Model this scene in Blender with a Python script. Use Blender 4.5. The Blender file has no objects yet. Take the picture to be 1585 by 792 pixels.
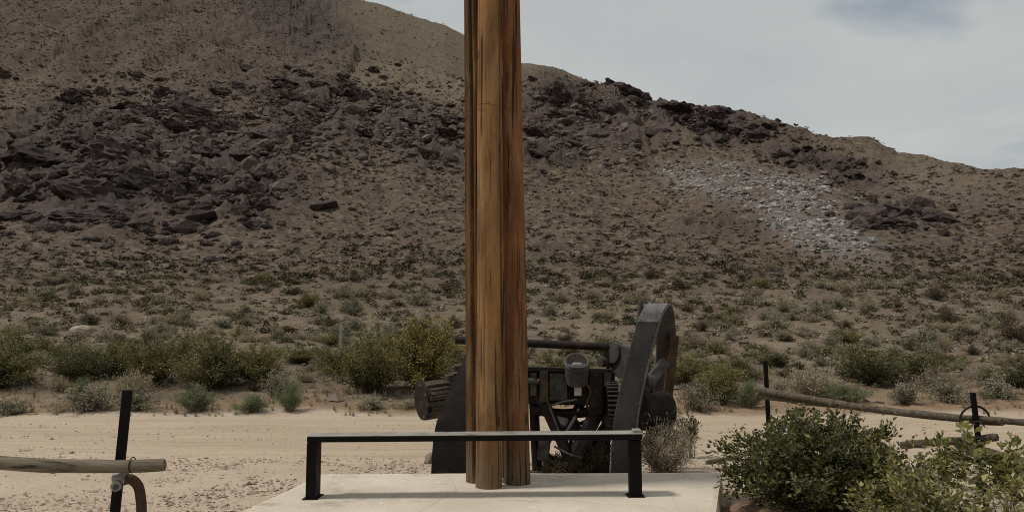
import bpy, math, random
import numpy as np
from mathutils import Vector, Matrix

# ------------------------------------------------------------------ camera, sky, sun, exposure
scene = bpy.context.scene
COL = scene.collection
F = 1220.0                      # focal length in photograph pixels
CU, CV = 792.5, 396.0
CAMZ = 1.7
PITCH = math.atan((520.0 - CV) / F)
cam_data = bpy.data.cameras.new('camera')
cam = bpy.data.objects.new('camera', cam_data)
COL.objects.link(cam)
cam_data.sensor_width = 36.0
cam_data.lens = 36.0 * F / 1585.0
cam_data.clip_start = 0.05
cam_data.clip_end = 8000
cam.location = (0, 0, CAMZ)
cam.rotation_euler = (math.pi / 2 + PITCH, 0, 0)
scene.camera = cam

SUN_EL, SUN_AZ = math.radians(60), math.radians(-98)     # azimuth from +Y towards +X
world = bpy.data.worlds.new('World')
scene.world = world
world.use_nodes = True
wn, wl = world.node_tree.nodes, world.node_tree.links
wn.clear()
w_out = wn.new('ShaderNodeOutputWorld')
w_bg = wn.new('ShaderNodeBackground')
w_bg.inputs['Strength'].default_value = 0.1
w_sky = wn.new('ShaderNodeTexSky')
w_sky.sky_type = 'NISHITA'
w_sky.sun_disc = False
w_sky.sun_elevation = SUN_EL
w_sky.sun_rotation = SUN_AZ
w_tc = wn.new('ShaderNodeTexCoord')
# flatten the direction so that cloud sheets stretch towards the horizon
w_sep = wn.new('ShaderNodeSeparateXYZ')
wl.new(w_tc.outputs['Generated'], w_sep.inputs[0])
w_add = wn.new('ShaderNodeMath'); w_add.operation = 'ADD'; w_add.inputs[1].default_value = 0.12
w_abs = wn.new('ShaderNodeMath'); w_abs.operation = 'ABSOLUTE'
wl.new(w_sep.outputs['Z'], w_abs.inputs[0]); wl.new(w_abs.outputs[0], w_add.inputs[0])
w_dx = wn.new('ShaderNodeMath'); w_dx.operation = 'DIVIDE'
w_dy = wn.new('ShaderNodeMath'); w_dy.operation = 'DIVIDE'
wl.new(w_sep.outputs['X'], w_dx.inputs[0]); wl.new(w_add.outputs[0], w_dx.inputs[1])
wl.new(w_sep.outputs['Y'], w_dy.inputs[0]); wl.new(w_add.outputs[0], w_dy.inputs[1])
w_com = wn.new('ShaderNodeCombineXYZ')
wl.new(w_dx.outputs[0], w_com.inputs[0]); wl.new(w_dy.outputs[0], w_com.inputs[1])
w_n1 = wn.new('ShaderNodeTexNoise')
w_n1.inputs['Scale'].default_value = 1.1
w_n1.inputs['Detail'].default_value = 7
w_n1.inputs['Roughness'].default_value = 0.52
w_n1.inputs['Distortion'].default_value = 0.5
w_map = wn.new('ShaderNodeMapping')
w_map.inputs['Location'].default_value = (3.149, 0.979, 0.0)
w_map.inputs['Scale'].default_value = (0.55, 1.3, 1.0)
wl.new(w_com.outputs[0], w_map.inputs[0]); wl.new(w_map.outputs[0], w_n1.inputs['Vector'])
w_gap = wn.new('ShaderNodeValToRGB')          # where the cloud sheet is thin the sky shows through
w_gap.color_ramp.elements[0].position = 0.31; w_gap.color_ramp.elements[0].color = (0.30, 0.30, 0.30, 1)
w_gap.color_ramp.elements[1].position = 0.42; w_gap.color_ramp.elements[1].color = (1, 1, 1, 1)
wl.new(w_n1.outputs['Fac'], w_gap.inputs[0])
w_n2 = wn.new('ShaderNodeTexNoise')
w_n2.inputs['Scale'].default_value = 1.2
w_n2.inputs['Detail'].default_value = 8
w_n2.inputs['Roughness'].default_value = 0.55
wl.new(w_com.outputs[0], w_n2.inputs['Vector'])
w_cl = wn.new('ShaderNodeValToRGB')
w_cl.color_ramp.elements[0].position = 0.33; w_cl.color_ramp.elements[0].color = (0.355, 0.376, 0.380, 1)
w_cl.color_ramp.elements[1].position = 0.7; w_cl.color_ramp.elements[1].color = (0.425, 0.445, 0.440, 1)
wl.new(w_n2.outputs['Fac'], w_cl.inputs[0])
w_scale = wn.new('ShaderNodeVectorMath'); w_scale.operation = 'SCALE'; w_scale.inputs['Scale'].default_value = 10.0
wl.new(w_cl.outputs[0], w_scale.inputs[0])
w_mix = wn.new('ShaderNodeMix'); w_mix.data_type = 'RGBA'
wl.new(w_gap.outputs[0], w_mix.inputs['Factor'])
w_dim = wn.new('ShaderNodeVectorMath'); w_dim.operation = 'SCALE'; w_dim.inputs['Scale'].default_value = 0.62
wl.new(w_sky.outputs[0], w_dim.inputs[0])
wl.new(w_dim.outputs[0], w_mix.inputs['A'])
wl.new(w_scale.outputs[0], w_mix.inputs['B'])
wl.new(w_mix.outputs['Result'], w_bg.inputs['Color'])
wl.new(w_bg.outputs[0], w_out.inputs[0])

sun_data = bpy.data.lights.new('sun', 'SUN')
sun_data.energy = 2.0
sun_data.angle = math.radians(8)
sun_data.color = (1.0, 0.95, 0.87)
sun = bpy.data.objects.new('sun', sun_data)
COL.objects.link(sun)
sdir = Vector((math.sin(SUN_AZ) * math.cos(SUN_EL), math.cos(SUN_AZ) * math.cos(SUN_EL), math.sin(SUN_EL)))
sun.rotation_euler = sdir.to_track_quat('Z', 'Y').to_euler()
sun.location = (-20, 10, 40)

vs = scene.view_settings
vs.view_transform = 'Standard'
vs.look = 'None'
vs.exposure = 0.3
vs.gamma = 1.0
vs.use_curve_mapping = False
scene.cycles.pixel_filter_type = 'BLACKMAN_HARRIS'
scene.cycles.filter_width = 1.0
scene.cycles.use_denoising = False
scene.cycles.max_bounces = 6

# ------------------------------------------------------------------ helpers
RNG = np.random.default_rng(7)
SP, CP = math.sin(PITCH), math.cos(PITCH)


def ray(u, v):
    """photograph pixel -> (x/y, z/y) slopes of the ray that leaves the camera"""
    r = (np.asarray(u, float) - CU) / F
    t = (CV - np.asarray(v, float)) / F
    dy = CP - t * SP
    return r / dy, (SP + t * CP) / dy


def P(u, v, d):
    a, t = ray(u, v)
    return Vector((float(a) * d, d, CAMZ + float(t) * d))


def G(u, v, z=0.0):
    a, t = ray(u, v)
    d = (z - CAMZ) / float(t)
    return Vector((float(a) * d, d, z))


def pix(x, y, z):
    up = -SP * y + CP * (z - CAMZ)
    dep = CP * y + SP * (z - CAMZ)
    return CU + F * x / dep, CV - F * up / dep


def _hash(ix, iy, iz, seed):
    h = (ix.astype(np.int64) * 374761393 + iy.astype(np.int64) * 668265263 + iz.astype(np.int64) * 2147483647 + seed * 1274126177) & 0xFFFFFFFF
    h = ((h ^ (h >> 13)) * 1274126177) & 0xFFFFFFFF
    h = h ^ (h >> 16)
    return (h & 0xFFFFFF) / float(0xFFFFFF)


def vnoise(x, y, z=None, seed=0):
    x = np.asarray(x, float); y = np.asarray(y, float)
    z = np.zeros_like(x) if z is None else np.asarray(z, float)
    ix, iy, iz = np.floor(x), np.floor(y), np.floor(z)
    fx, fy, fz = x - ix, y - iy, z - iz
    fx = fx * fx * (3 - 2 * fx); fy = fy * fy * (3 - 2 * fy); fz = fz * fz * (3 - 2 * fz)
    r = 0
    for dx in (0, 1):
        for dy in (0, 1):
            for dz in (0, 1):
                w = (fx if dx else 1 - fx) * (fy if dy else 1 - fy) * (fz if dz else 1 - fz)
                r = r + w * _hash(ix + dx, iy + dy, iz + dz, seed)
    return r * 2 - 1


def fbm(x, y, z=None, octv=4, seed=0, gain=0.5):
    s, a, k = 0, 1.0, 1.0
    for o in range(octv):
        s = s + a * vnoise(np.asarray(x) * k, np.asarray(y) * k, None if z is None else np.asarray(z) * k, seed + o * 17)
        a *= gain; k *= 2.03
    return s


def mesh_np(name, verts, faces, smooth=False, attrs=None):
    """verts (N,3); faces (M,3|4) array or list of such arrays"""
    if not isinstance(faces, (list, tuple)):
        faces = [faces]
    faces = [np.asarray(f, np.int32) for f in faces if len(f)]
    me = bpy.data.meshes.new(name)
    me.vertices.add(len(verts))
    me.vertices.foreach_set('co', np.asarray(verts, np.float32).ravel())
    loops = np.concatenate([f.ravel() for f in faces])
    totals = np.concatenate([np.full(len(f), f.shape[1], np.int32) for f in faces])
    starts = np.concatenate([[0], np.cumsum(totals)[:-1]]).astype(np.int32)
    me.loops.add(len(loops))
    me.loops.foreach_set('vertex_index', loops)
    me.polygons.add(len(totals))
    me.polygons.foreach_set('loop_start', starts)
    me.polygons.foreach_set('use_smooth', np.full(len(totals), smooth, bool))
    me.update(calc_edges=True)
    me.validate()
    for k, a in (attrs or {}).items():
        at = me.attributes.new(k, 'FLOAT', 'POINT')
        at.data.foreach_set('value', np.asarray(a, np.float32))
    return me


def link(name, data, mat=None, parent=None, loc=None):
    o = bpy.data.objects.new(name, data)
    COL.objects.link(o)
    if mat is not None and data is not None and not data.materials:
        data.materials.append(mat)
    if loc is not None:
        o.location = loc
    if parent is not None:
        o.parent = parent
    return o


def tag(o, label=None, cat=None, group=None, kind=None):
    if label: o['label'] = label
    if cat: o['category'] = cat
    if group: o['group'] = group
    if kind: o['kind'] = kind
    return o


def empty(name, loc, label=None, cat=None, group=None):
    o = link(name, None, loc=loc)
    o.empty_display_size = 0.2
    return tag(o, label, cat, group)


def catmull(pts, n=8):
    pts = [np.asarray(p, float) for p in pts]
    q = [2 * pts[0] - pts[1]] + pts + [2 * pts[-1] - pts[-2]]
    out = []
    for i in range(1, len(q) - 2):
        p0, p1, p2, p3 = q[i - 1:i + 3]
        for k in range(n):
            t = k / n
            out.append(0.5 * (2 * p1 + (p2 - p0) * t + (2 * p0 - 5 * p1 + 4 * p2 - p3) * t * t + (3 * p1 - p0 - 3 * p2 + p3) * t ** 3))
    out.append(pts[-1])
    return out


class MB:
    """collects geometry in world coordinates and links it as ONE mesh object"""
    def __init__(self):
        self.v, self.f = [], []

    def add(self, verts, faces):
        b = len(self.v)
        self.v += [tuple(map(float, p)) for p in verts]
        self.f += [tuple(b + i for i in f) for f in faces]

    def box(self, c, size, rot=None, bevel=0.0):
        sx, sy, sz = [s / 2 for s in size]
        b = min(bevel, sx * .9, sy * .9, sz * .9)
        R = rot if rot is not None else Matrix.Identity(3)
        c = Vector(c)
        if b <= 0:
            vs_ = [Vector((x * sx, y * sy, z * sz)) for x in (-1, 1) for y in (-1, 1) for z in (-1, 1)]
            fs = [(0, 1, 3, 2), (4, 6, 7, 5), (0, 4, 5, 1), (2, 3, 7, 6), (0, 2, 6, 4), (1, 5, 7, 3)]
            self.add([c + R @ p for p in vs_], fs)
            return
        vs_, idx = [], {}
        for x in (-1, 1):
            for y in (-1, 1):
                for z in (-1, 1):
                    for ax in range(3):
                        p = [x * (sx - b), y * (sy - b), z * (sz - b)]
                        p[ax] = (x * sx, y * sy, z * sz)[ax]
                        idx[(x, y, z, ax)] = len(vs_)
                        vs_.append(Vector(p))
        fs = []
        for ax in range(3):
            o1, o2 = [(1, 2), (2, 0), (0, 1)][ax]
            for s in (-1, 1):
                q = []
                for (p1, p2) in ((-1, -1), (1, -1), (1, 1), (-1, 1)):
                    k = [0, 0, 0]; k[ax] = s; k[o1] = p1; k[o2] = p2
                    q.append(idx[(k[0], k[1], k[2], ax)])
                fs.append(tuple(q if s > 0 else q[::-1]))
        for ax in range(3):
            o1, o2 = [(1, 2), (2, 0), (0, 1)][ax]
            for s1 in (-1, 1):
                for s2 in (-1, 1):
                    def k(sa, which):
                        kk = [0, 0, 0]; kk[ax] = sa; kk[o1] = s1; kk[o2] = s2
                        return idx[(kk[0], kk[1], kk[2], which)]
                    q = (k(-1, o1), k(1, o1), k(1, o2), k(-1, o2))
                    fs.append(q if s1 * s2 > 0 else q[::-1])
        for x in (-1, 1):
            for y in (-1, 1):
                for z in (-1, 1):
                    q = tuple(idx[(x, y, z, a)] for a in range(3))
                    fs.append(q if x * y * z > 0 else q[::-1])
        self.add([c + R @ p for p in vs_], fs)

    def bar(self, a, b, w, h, bevel=0.0, up=(0, 0, 1)):
        """box from a to b, w wide, h along the up side"""
        a, b = Vector(a), Vector(b)
        x = (b - a).normalized()
        z = Vector(up)
        z = (z - x * z.dot(x)).normalized()
        y = z.cross(x)
        R = Matrix((x, y, z)).transposed()
        self.box((a + b) / 2, ((b - a).length, w, h), R, bevel)

    def tube(self, path, radii, seg=10, caps=True, wob=0.0, seed=0, groove=0.0):
        path = [Vector(p) for p in path]
        n = len(path)
        if not hasattr(radii, '__len__'):
            radii = [radii] * n
        t0 = (path[1] - path[0]).normalized()
        ref = Vector((0, 0, 1)) if abs(t0.z) < 0.9 else Vector((1, 0, 0))
        rings = []
        xa = (ref - t0 * ref.dot(t0)).normalized()
        for i, p in enumerate(path):
            t = (path[min(i + 1, n - 1)] - path[max(i - 1, 0)]).normalized()
            xa = (xa - t * xa.dot(t)).normalized()
            ya = t.cross(xa)
            ring = []
            for k in range(seg):
                an = 2 * math.pi * k / seg
                r = radii[i]
                if wob:
                    r *= 1 + wob * float(fbm(np.array([math.cos(an) * 1.5 + seed * 7]), np.array([math.sin(an) * 1.5]), np.array([i * .35]), 3, seed)[0])
                if groove:
                    gch = float(vnoise(np.array([an * 3.2 + seed]), np.array([i * 0.12]), None, seed + 5)[0])
                    r *= 1 - groove * max(0, gch - 0.25)
                ring.append(p + xa * (math.cos(an) * r) + ya * (math.sin(an) * r))
            rings.append(ring)
        vs_ = [q for r in rings for q in r]
        fs = []
        for i in range(n - 1):
            for k in range(seg):
                k2 = (k + 1) % seg
                fs.append((i * seg + k, i * seg + k2, (i + 1) * seg + k2, (i + 1) * seg + k))
        if caps:
            fs.append(tuple(range(seg))[::-1])
            fs.append(tuple((n - 1) * seg + k for k in range(seg)))
        self.add(vs_, fs)

    def sweep(self, path, wvec, thick):
        """a flat strap: width along wvec, thickness across the path"""
        path = [Vector(p) for p in path]
        w = Vector(wvec)
        n = len(path)
        vs_ = []
        for i, p in enumerate(path):
            t = (path[min(i + 1, n - 1)] - path[max(i - 1, 0)]).normalized()
            nn = t.cross(w).normalized() * (thick / 2)
            vs_ += [p - w / 2 + nn, p + w / 2 + nn, p + w / 2 - nn, p - w / 2 - nn]
        fs = []
        for i in range(n - 1):
            for k in range(4):
                k2 = (k + 1) % 4
                fs.append((i * 4 + k, i * 4 + k2, (i + 1) * 4 + k2, (i + 1) * 4 + k))
        fs.append((3, 2, 1, 0)); e = (n - 1) * 4
        fs.append((e, e + 1, e + 2, e + 3))
        self.add(vs_, fs)

    def build(self, name, mat, parent=None, smooth=False):
        off = Vector((0, 0, 0))
        if parent is not None:
            off = parent.matrix_basis.translation.copy()
            if parent.parent is not None:
                off += parent.parent.matrix_basis.translation
        me = bpy.data.meshes.new(name)
        me.from_pydata([tuple(Vector(p) - off) for p in self.v], [], self.f)
        me.update()
        if smooth:
            me.polygons.foreach_set('use_smooth', [True] * len(me.polygons))
            if hasattr(me, 'set_sharp_from_angle'):
                me.set_sharp_from_angle(angle=math.radians(42))
        return link(name, me, mat, parent)


# ------------------------------------------------------------------ materials
class NT:
    def __init__(self, name):
        self.m = bpy.data.materials.new(name)
        self.m.use_nodes = True
        self.n, self.l = self.m.node_tree.nodes, self.m.node_tree.links
        self.n.clear()
        self.out = self.n.new('ShaderNodeOutputMaterial')
        self.b = self.n.new('ShaderNodeBsdfPrincipled')
        self.l.new(self.b.outputs[0], self.out.inputs[0])
        self.tc = self.n.new('ShaderNodeTexCoord')

    def put(self, src, dst):
        if isinstance(src, (int, float)):
            dst.default_value = src
        elif isinstance(src, tuple):
            dst.default_value = src if len(src) != 3 or dst.type != 'RGBA' else src + (1,)
        else:
            self.l.new(src, dst)

    def noise(self, scale, detail=4, rough=0.55, stretch=None, dist=0.0, coord='Object', off=(0, 0, 0)):
        t = self.n.new('ShaderNodeTexNoise')
        t.inputs['Scale'].default_value = scale
        t.inputs['Detail'].default_value = detail
        t.inputs['Roughness'].default_value = rough
        t.inputs['Distortion'].default_value = dist
        src = self.tc.outputs[coord]
        mp = self.n.new('ShaderNodeMapping')
        mp.inputs['Scale'].default_value = stretch or (1, 1, 1)
        mp.inputs['Location'].default_value = off
        self.l.new(src, mp.inputs[0])
        self.l.new(mp.outputs[0], t.inputs['Vector'])
        return t.outputs['Fac']

    def voro(self, scale, feature='F1', stretch=None, rand=1.0):
        t = self.n.new('ShaderNodeTexVoronoi')
        t.feature = feature
        t.inputs['Scale'].default_value = scale
        t.inputs['Randomness'].default_value = rand
        mp = self.n.new('ShaderNodeMapping')
        mp.inputs['Scale'].default_value = stretch or (1, 1, 1)
        self.l.new(self.tc.outputs['Object'], mp.inputs[0])
        self.l.new(mp.outputs[0], t.inputs['Vector'])
        return t.outputs['Distance']

    def ramp(self, src, stops):
        r = self.n.new('ShaderNodeValToRGB')
        el = r.color_ramp.elements
        while len(el) < len(stops):
            el.new(0.5)
        for e, (p, c) in zip(el, stops):
            e.position = p
            e.color = (c, c, c, 1) if isinstance(c, (int, float)) else tuple(c) + (1,)
        self.put(src, r.inputs[0])
        return r.outputs[0]

    def mix(self, fac, a, b, mode='MIX'):
        m = self.n.new('ShaderNodeMix')
        m.data_type = 'RGBA'
        m.blend_type = mode
        self.put(fac, m.inputs['Factor'])
        self.put(a, m.inputs['A'])
        self.put(b, m.inputs['B'])
        return m.outputs['Result']

    def math(self, op, a, b=0.0, clamp=False):
        m = self.n.new('ShaderNodeMath')
        m.operation = op
        m.use_clamp = clamp
        self.put(a, m.inputs[0]); self.put(b, m.inputs[1])
        return m.outputs[0]

    def attr(self, name):
        a = self.n.new('ShaderNodeAttribute')
        a.attribute_name = name
        return a.outputs['Fac']

    def rand(self):
        return self.n.new('ShaderNodeObjectInfo').outputs['Random']

    def bump(self, height, strength=0.5, dist=0.02, prev=None):
        b = self.n.new('ShaderNodeBump')
        b.inputs['Strength'].default_value = strength
        b.inputs['Distance'].default_value = dist
        self.put(height, b.inputs['Height'])
        if prev is not None:
            self.l.new(prev, b.inputs['Normal'])
        return b.outputs[0]

    def done(self, color, rough=0.85, normal=None, metal=0.0, spec=0.3, trans=None):
        self.put(color, self.b.inputs['Base Color'])
        self.put(rough, self.b.inputs['Roughness'])
        self.put(metal, self.b.inputs['Metallic'])
        self.put(spec, self.b.inputs['Specular IOR Level'])
        if normal is not None:
            self.l.new(normal, self.b.inputs['Normal'])
        if trans:
            tr = self.n.new('ShaderNodeBsdfTranslucent')
            self.put(color, tr.inputs['Color'])
            mx = self.n.new('ShaderNodeMixShader')
            mx.inputs[0].default_value = trans
            self.l.new(self.b.outputs[0], mx.inputs[1]); self.l.new(tr.outputs[0], mx.inputs[2])
            self.l.new(mx.outputs[0], self.out.inputs[0])
        return self.m


def mat_terrain():
    t = NT('terrain')
    hill = t.mix(t.ramp(t.noise(0.05, 5, 0.6), [(0.35, 0), (0.66, 1)]), (0.100, 0.070, 0.051), (0.132, 0.097, 0.070))
    hill = t.mix(t.ramp(t.noise(1.1, 6, 0.7), [(0.45, 0), (0.58, 1)]), hill, (0.062, 0.046, 0.037))
    hill = t.mix(t.ramp(t.noise(0.6, 6, 0.7, off=(9, 3, 1)), [(0.54, 0), (0.66, 1)]), hill, (0.19, 0.152, 0.116))
    tan = t.mix(t.ramp(t.noise(0.35, 5, 0.65), [(0.35, 0), (0.7, 1)]), (0.118, 0.093, 0.065), (0.165, 0.134, 0.096))
    hill = t.mix(t.attr('tan'), hill, tan)
    rock = t.mix(t.ramp(t.noise(0.4, 7, 0.7), [(0.35, 0), (0.65, 1)]), (0.036, 0.027, 0.025), (0.095, 0.070, 0.062))
    hill = t.mix(t.math('MULTIPLY', t.attr('rock'), t.ramp(t.noise(0.3, 5, 0.7, off=(4, 4, 4)), [(0.3, 0.55), (0.5, 1)])), hill, rock)
    pale = t.mix(t.ramp(t.noise(1.2, 6, 0.75), [(0.35, 0), (0.65, 1)]), (0.12, 0.10, 0.092), (0.25, 0.225, 0.21))
    hill = t.mix(t.math('MULTIPLY', t.attr('pale'), 0.55), hill, pale)
    red = t.mix(t.ramp(t.noise(0.9, 5, 0.65), [(0.35, 0), (0.65, 1)]), (0.235, 0.150, 0.092), (0.36, 0.25, 0.16))
    low = t.mix(t.ramp(t.noise(0.8, 6, 0.7), [(0.35, 0), (0.65, 1)]), (0.155, 0.118, 0.083), (0.26, 0.206, 0.146))
    hill = t.mix(t.attr('low'), hill, low)
    hill = t.mix(t.attr('bank'), hill, red)
    lot = t.mix(t.ramp(t.noise(0.7, 6, 0.65), [(0.3, 0), (0.7, 1)]), (0.370, 0.292, 0.216), (0.460, 0.375, 0.287))
    lot = t.mix(t.ramp(t.noise(14, 4, 0.7), [(0.50, 0), (0.70, 0.7)]), lot, (0.30, 0.215, 0.165))
    lot = t.mix(t.ramp(t.noise(45, 3, 0.7), [(0.55, 0), (0.7, 0.55)]), lot, (0.56, 0.47, 0.385))
    col = t.mix(t.attr('lot'), hill, lot)
    n = t.bump(t.math('MULTIPLY', t.noise(1.2, 9, 0.75), t.math('SUBTRACT', 1.0, t.attr('lot'))), 0.7, 0.28)
    n2 = t.bump(t.noise(30, 5, 0.7), 0.55, 0.012, n)
    return t.done(col, 0.95, n2, spec=0.1)


def mat_road():
    t = NT('packed_dirt')
    c = t.mix(t.ramp(t.noise(0.5, 6, 0.6, stretch=(0.35, 1.6, 1)), [(0.3, 0), (0.7, 1)]), (0.370, 0.294, 0.210), (0.460, 0.374, 0.275))
    c = t.mix(t.ramp(t.noise(3.0, 5, 0.65, stretch=(0.12, 2.2, 1)), [(0.48, 0), (0.64, 0.6)]), c, (0.31, 0.228, 0.16))
    c = t.mix(t.ramp(t.noise(26, 4, 0.7), [(0.5, 0), (0.66, 0.75)]), c, (0.28, 0.20, 0.145))
    n = t.bump(t.noise(3, 6, 0.6, stretch=(0.15, 1.8, 1)), 0.5, 0.05)
    n = t.bump(t.noise(40, 4, 0.7), 0.4, 0.01, n)
    return t.done(c, 0.95, n, spec=0.1)


def mat_stone(name, ca, cb, cc, scale=1.0, bump=0.6):
    t = NT(name)
    c = t.mix(t.ramp(t.noise(1.3 * scale, 6, 0.7), [(0.35, 0), (0.65, 1)]), ca, cb)
    c = t.mix(t.ramp(t.noise(3.4 * scale, 5, 0.7, off=(3, 1, 5)), [(0.57, 0), (0.7, 1)]), c, cc)
    r = t.math('ADD', t.rand(), t.attr('tint'))
    r = t.math('FRACT', r)
    c = t.mix(0.75, c, t.ramp(r, [(0.0, 0.55), (0.5, 1.0), (1.0, 1.5)]), 'MULTIPLY')
    n = t.bump(t.noise(2.2 * scale, 8, 0.72, stretch=(1, 1, 1.8)), bump, 0.25 / scale)
    return t.done(c, 0.93, n, spec=0.15)


def mat_leaf(name, ca, cb, rough=0.6, trans=0.2, spec=0.25, obj_var=0.35):
    t = NT(name)
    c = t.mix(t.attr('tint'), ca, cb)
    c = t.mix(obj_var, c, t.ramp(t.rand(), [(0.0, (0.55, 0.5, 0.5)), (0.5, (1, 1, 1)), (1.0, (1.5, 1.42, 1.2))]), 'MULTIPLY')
    return t.done(c, rough, spec=spec, trans=trans)


def mat_far_scrub(name, stops):
    t = NT(name)
    return t.done(t.ramp(t.attr('tint'), stops), 0.9, spec=0.05)


def mat_wood_pole(name, seed, dark=1.0, gb=1.0):
    t = NT(name)
    o = (seed * 3.1, seed * 1.7, seed * 0.9)
    st = (7, 7, 1.5)
    c = t.mix(t.ramp(t.noise(1.0, 6, 0.6, stretch=st, off=o), [(0.32, 0), (0.66, 1)]), (0.085 * dark, 0.042 * dark * gb, 0.018 * dark * gb), (0.190 * dark, 0.100 * dark * gb, 0.041 * dark * gb))
    c = t.mix(t.ramp(t.noise(1.0, 6, 0.75, stretch=(20, 20, 2.2), off=o, dist=0.8), [(0.50, 0), (0.70, 0.38)]), c, (0.060, 0.032, 0.016))
    c = t.mix(t.ramp(t.noise(1.0, 6, 0.7, stretch=(9, 9, 1.4), off=(o[1], o[0], 5)), [(0.50, 0), (0.70, 0.6)]), c, (0.29, 0.205, 0.115))
    # weathered grey foot of the pole
    sep = t.n.new('ShaderNodeSeparateXYZ'); t.l.new(t.tc.outputs['Object'], sep.inputs[0])
    zz = t.math('ADD', sep.outputs['Z'], t.math('MULTIPLY', t.noise(2, 4, 0.6, stretch=(5, 5, 1)), 0.7))
    c = t.mix(t.ramp(zz, [(0.45, 0.75), (0.95, 0)]), c, (0.150, 0.112, 0.075))
    # thin drying cracks
    crack = t.ramp(t.noise(1.0, 3, 0.5, stretch=(34, 34, 0.6), off=(o[2], 2, o[0]), dist=0.4), [(0.615, 0), (0.66, 1)])
    c = t.mix(t.math('MULTIPLY', crack, 0.85), c, (0.018, 0.011, 0.007))
    # knots
    k = t.ramp(t.voro(1.0, stretch=(3.2, 3.2, 1.7)), [(0.07, 1), (0.13, 0)])
    c = t.mix(t.math('MULTIPLY', k, 0.8), c, (0.045, 0.022, 0.011))
    h = t.math('SUBTRACT', t.noise(1.0, 6, 0.65, stretch=(26, 26, 0.45), off=o), crack)
    return t.done(c, 0.8, t.bump(h, 0.9, 0.016), spec=0.12)


def mat_grey_wood(name, axis=(1.2, 14, 14), k=1.0):
    t = NT(name)
    c = t.mix(t.ramp(t.noise(1.0, 6, 0.65, stretch=axis), [(0.32, 0), (0.68, 1)]), (0.085 * k, 0.066 * k, 0.048 * k), (0.235 * k, 0.195 * k, 0.145 * k))
    c = t.mix(t.ramp(t.noise(1.6, 4, 0.6, stretch=axis, off=(2, 7, 3)), [(0.56, 0), (0.66, 0.9)]), c, (0.035, 0.027, 0.020))
    return t.done(c, 0.88, t.bump(t.noise(1.6, 6, 0.7, stretch=axis), 0.7, 0.012), spec=0.15)


def mat_metal(name, ca, cb, rough=0.6, metal=0.3, scale=6.0, rust=(0.055, 0.028, 0.017), rl=0.6, spec=0.35):
    t = NT(name)
    c = t.mix(t.ramp(t.noise(scale, 6, 0.65), [(0.35, 0), (0.65, 1)]), ca, cb)
    c = t.mix(t.ramp(t.noise(scale * 0.6, 7, 0.7, off=(5, 2, 8)), [(0.52, 0), (0.66, rl)]), c, rust)
    rg = t.ramp(t.noise(scale * 1.7, 4, 0.6), [(0.3, rough - 0.12), (0.7, min(1, rough + 0.15))])
    return t.done(c, rg, t.bump(t.noise(scale * 4, 5, 0.7), 0.35, 0.006), metal, spec)


def mat_concrete():
    t = NT('concrete')
    c = t.mix(t.ramp(t.noise(1.2, 6, 0.6), [(0.32, 0), (0.68, 1)]), (0.50, 0.43, 0.345), (0.61, 0.54, 0.445))
    c = t.mix(t.ramp(t.noise(2.6, 6, 0.7, off=(5, 5, 0)), [(0.55, 0), (0.72, 0.7)]), c, (0.285, 0.235, 0.175))
    c = t.mix(t.ramp(t.noise(55, 3, 0.7), [(0.55, 0), (0.72, 0.5)]), c, (0.25, 0.215, 0.17))
    c = t.mix(t.ramp(t.noise(7, 2, 0.4, off=(1, 8, 2)), [(0.715, 0), (0.735, 0.9)]), c, (0.66, 0.63, 0.57))
    vt = t.n.new('ShaderNodeTexVoronoi'); vt.feature = 'DISTANCE_TO_EDGE'; vt.inputs['Scale'].default_value = 0.55
    wv_ = t.n.new('ShaderNodeTexNoise'); wv_.inputs['Scale'].default_value = 3.0; wv_.inputs['Detail'].default_value = 5
    ad = t.n.new('ShaderNodeVectorMath'); ad.operation = 'MULTIPLY_ADD'; ad.inputs[1].default_value = (0.25, 0.25, 0)
    t.l.new(t.tc.outputs['Object'], wv_.inputs['Vector']); t.l.new(wv_.outputs['Color'], ad.inputs[0]); t.l.new(t.tc.outputs['Object'], ad.inputs[2])
    t.l.new(ad.outputs[0], vt.inputs['Vector'])
    c = t.mix(t.ramp(vt.outputs['Distance'], [(0.0, 0.35), (0.004, 0)]), c, (0.22, 0.18, 0.14))
    n = t.bump(t.noise(35, 5, 0.7), 0.3, 0.008)
    return t.done(c, 0.95, t.bump(t.noise(2.5, 4, 0.6), 0.25, 0.03, n), spec=0.08)


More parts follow.
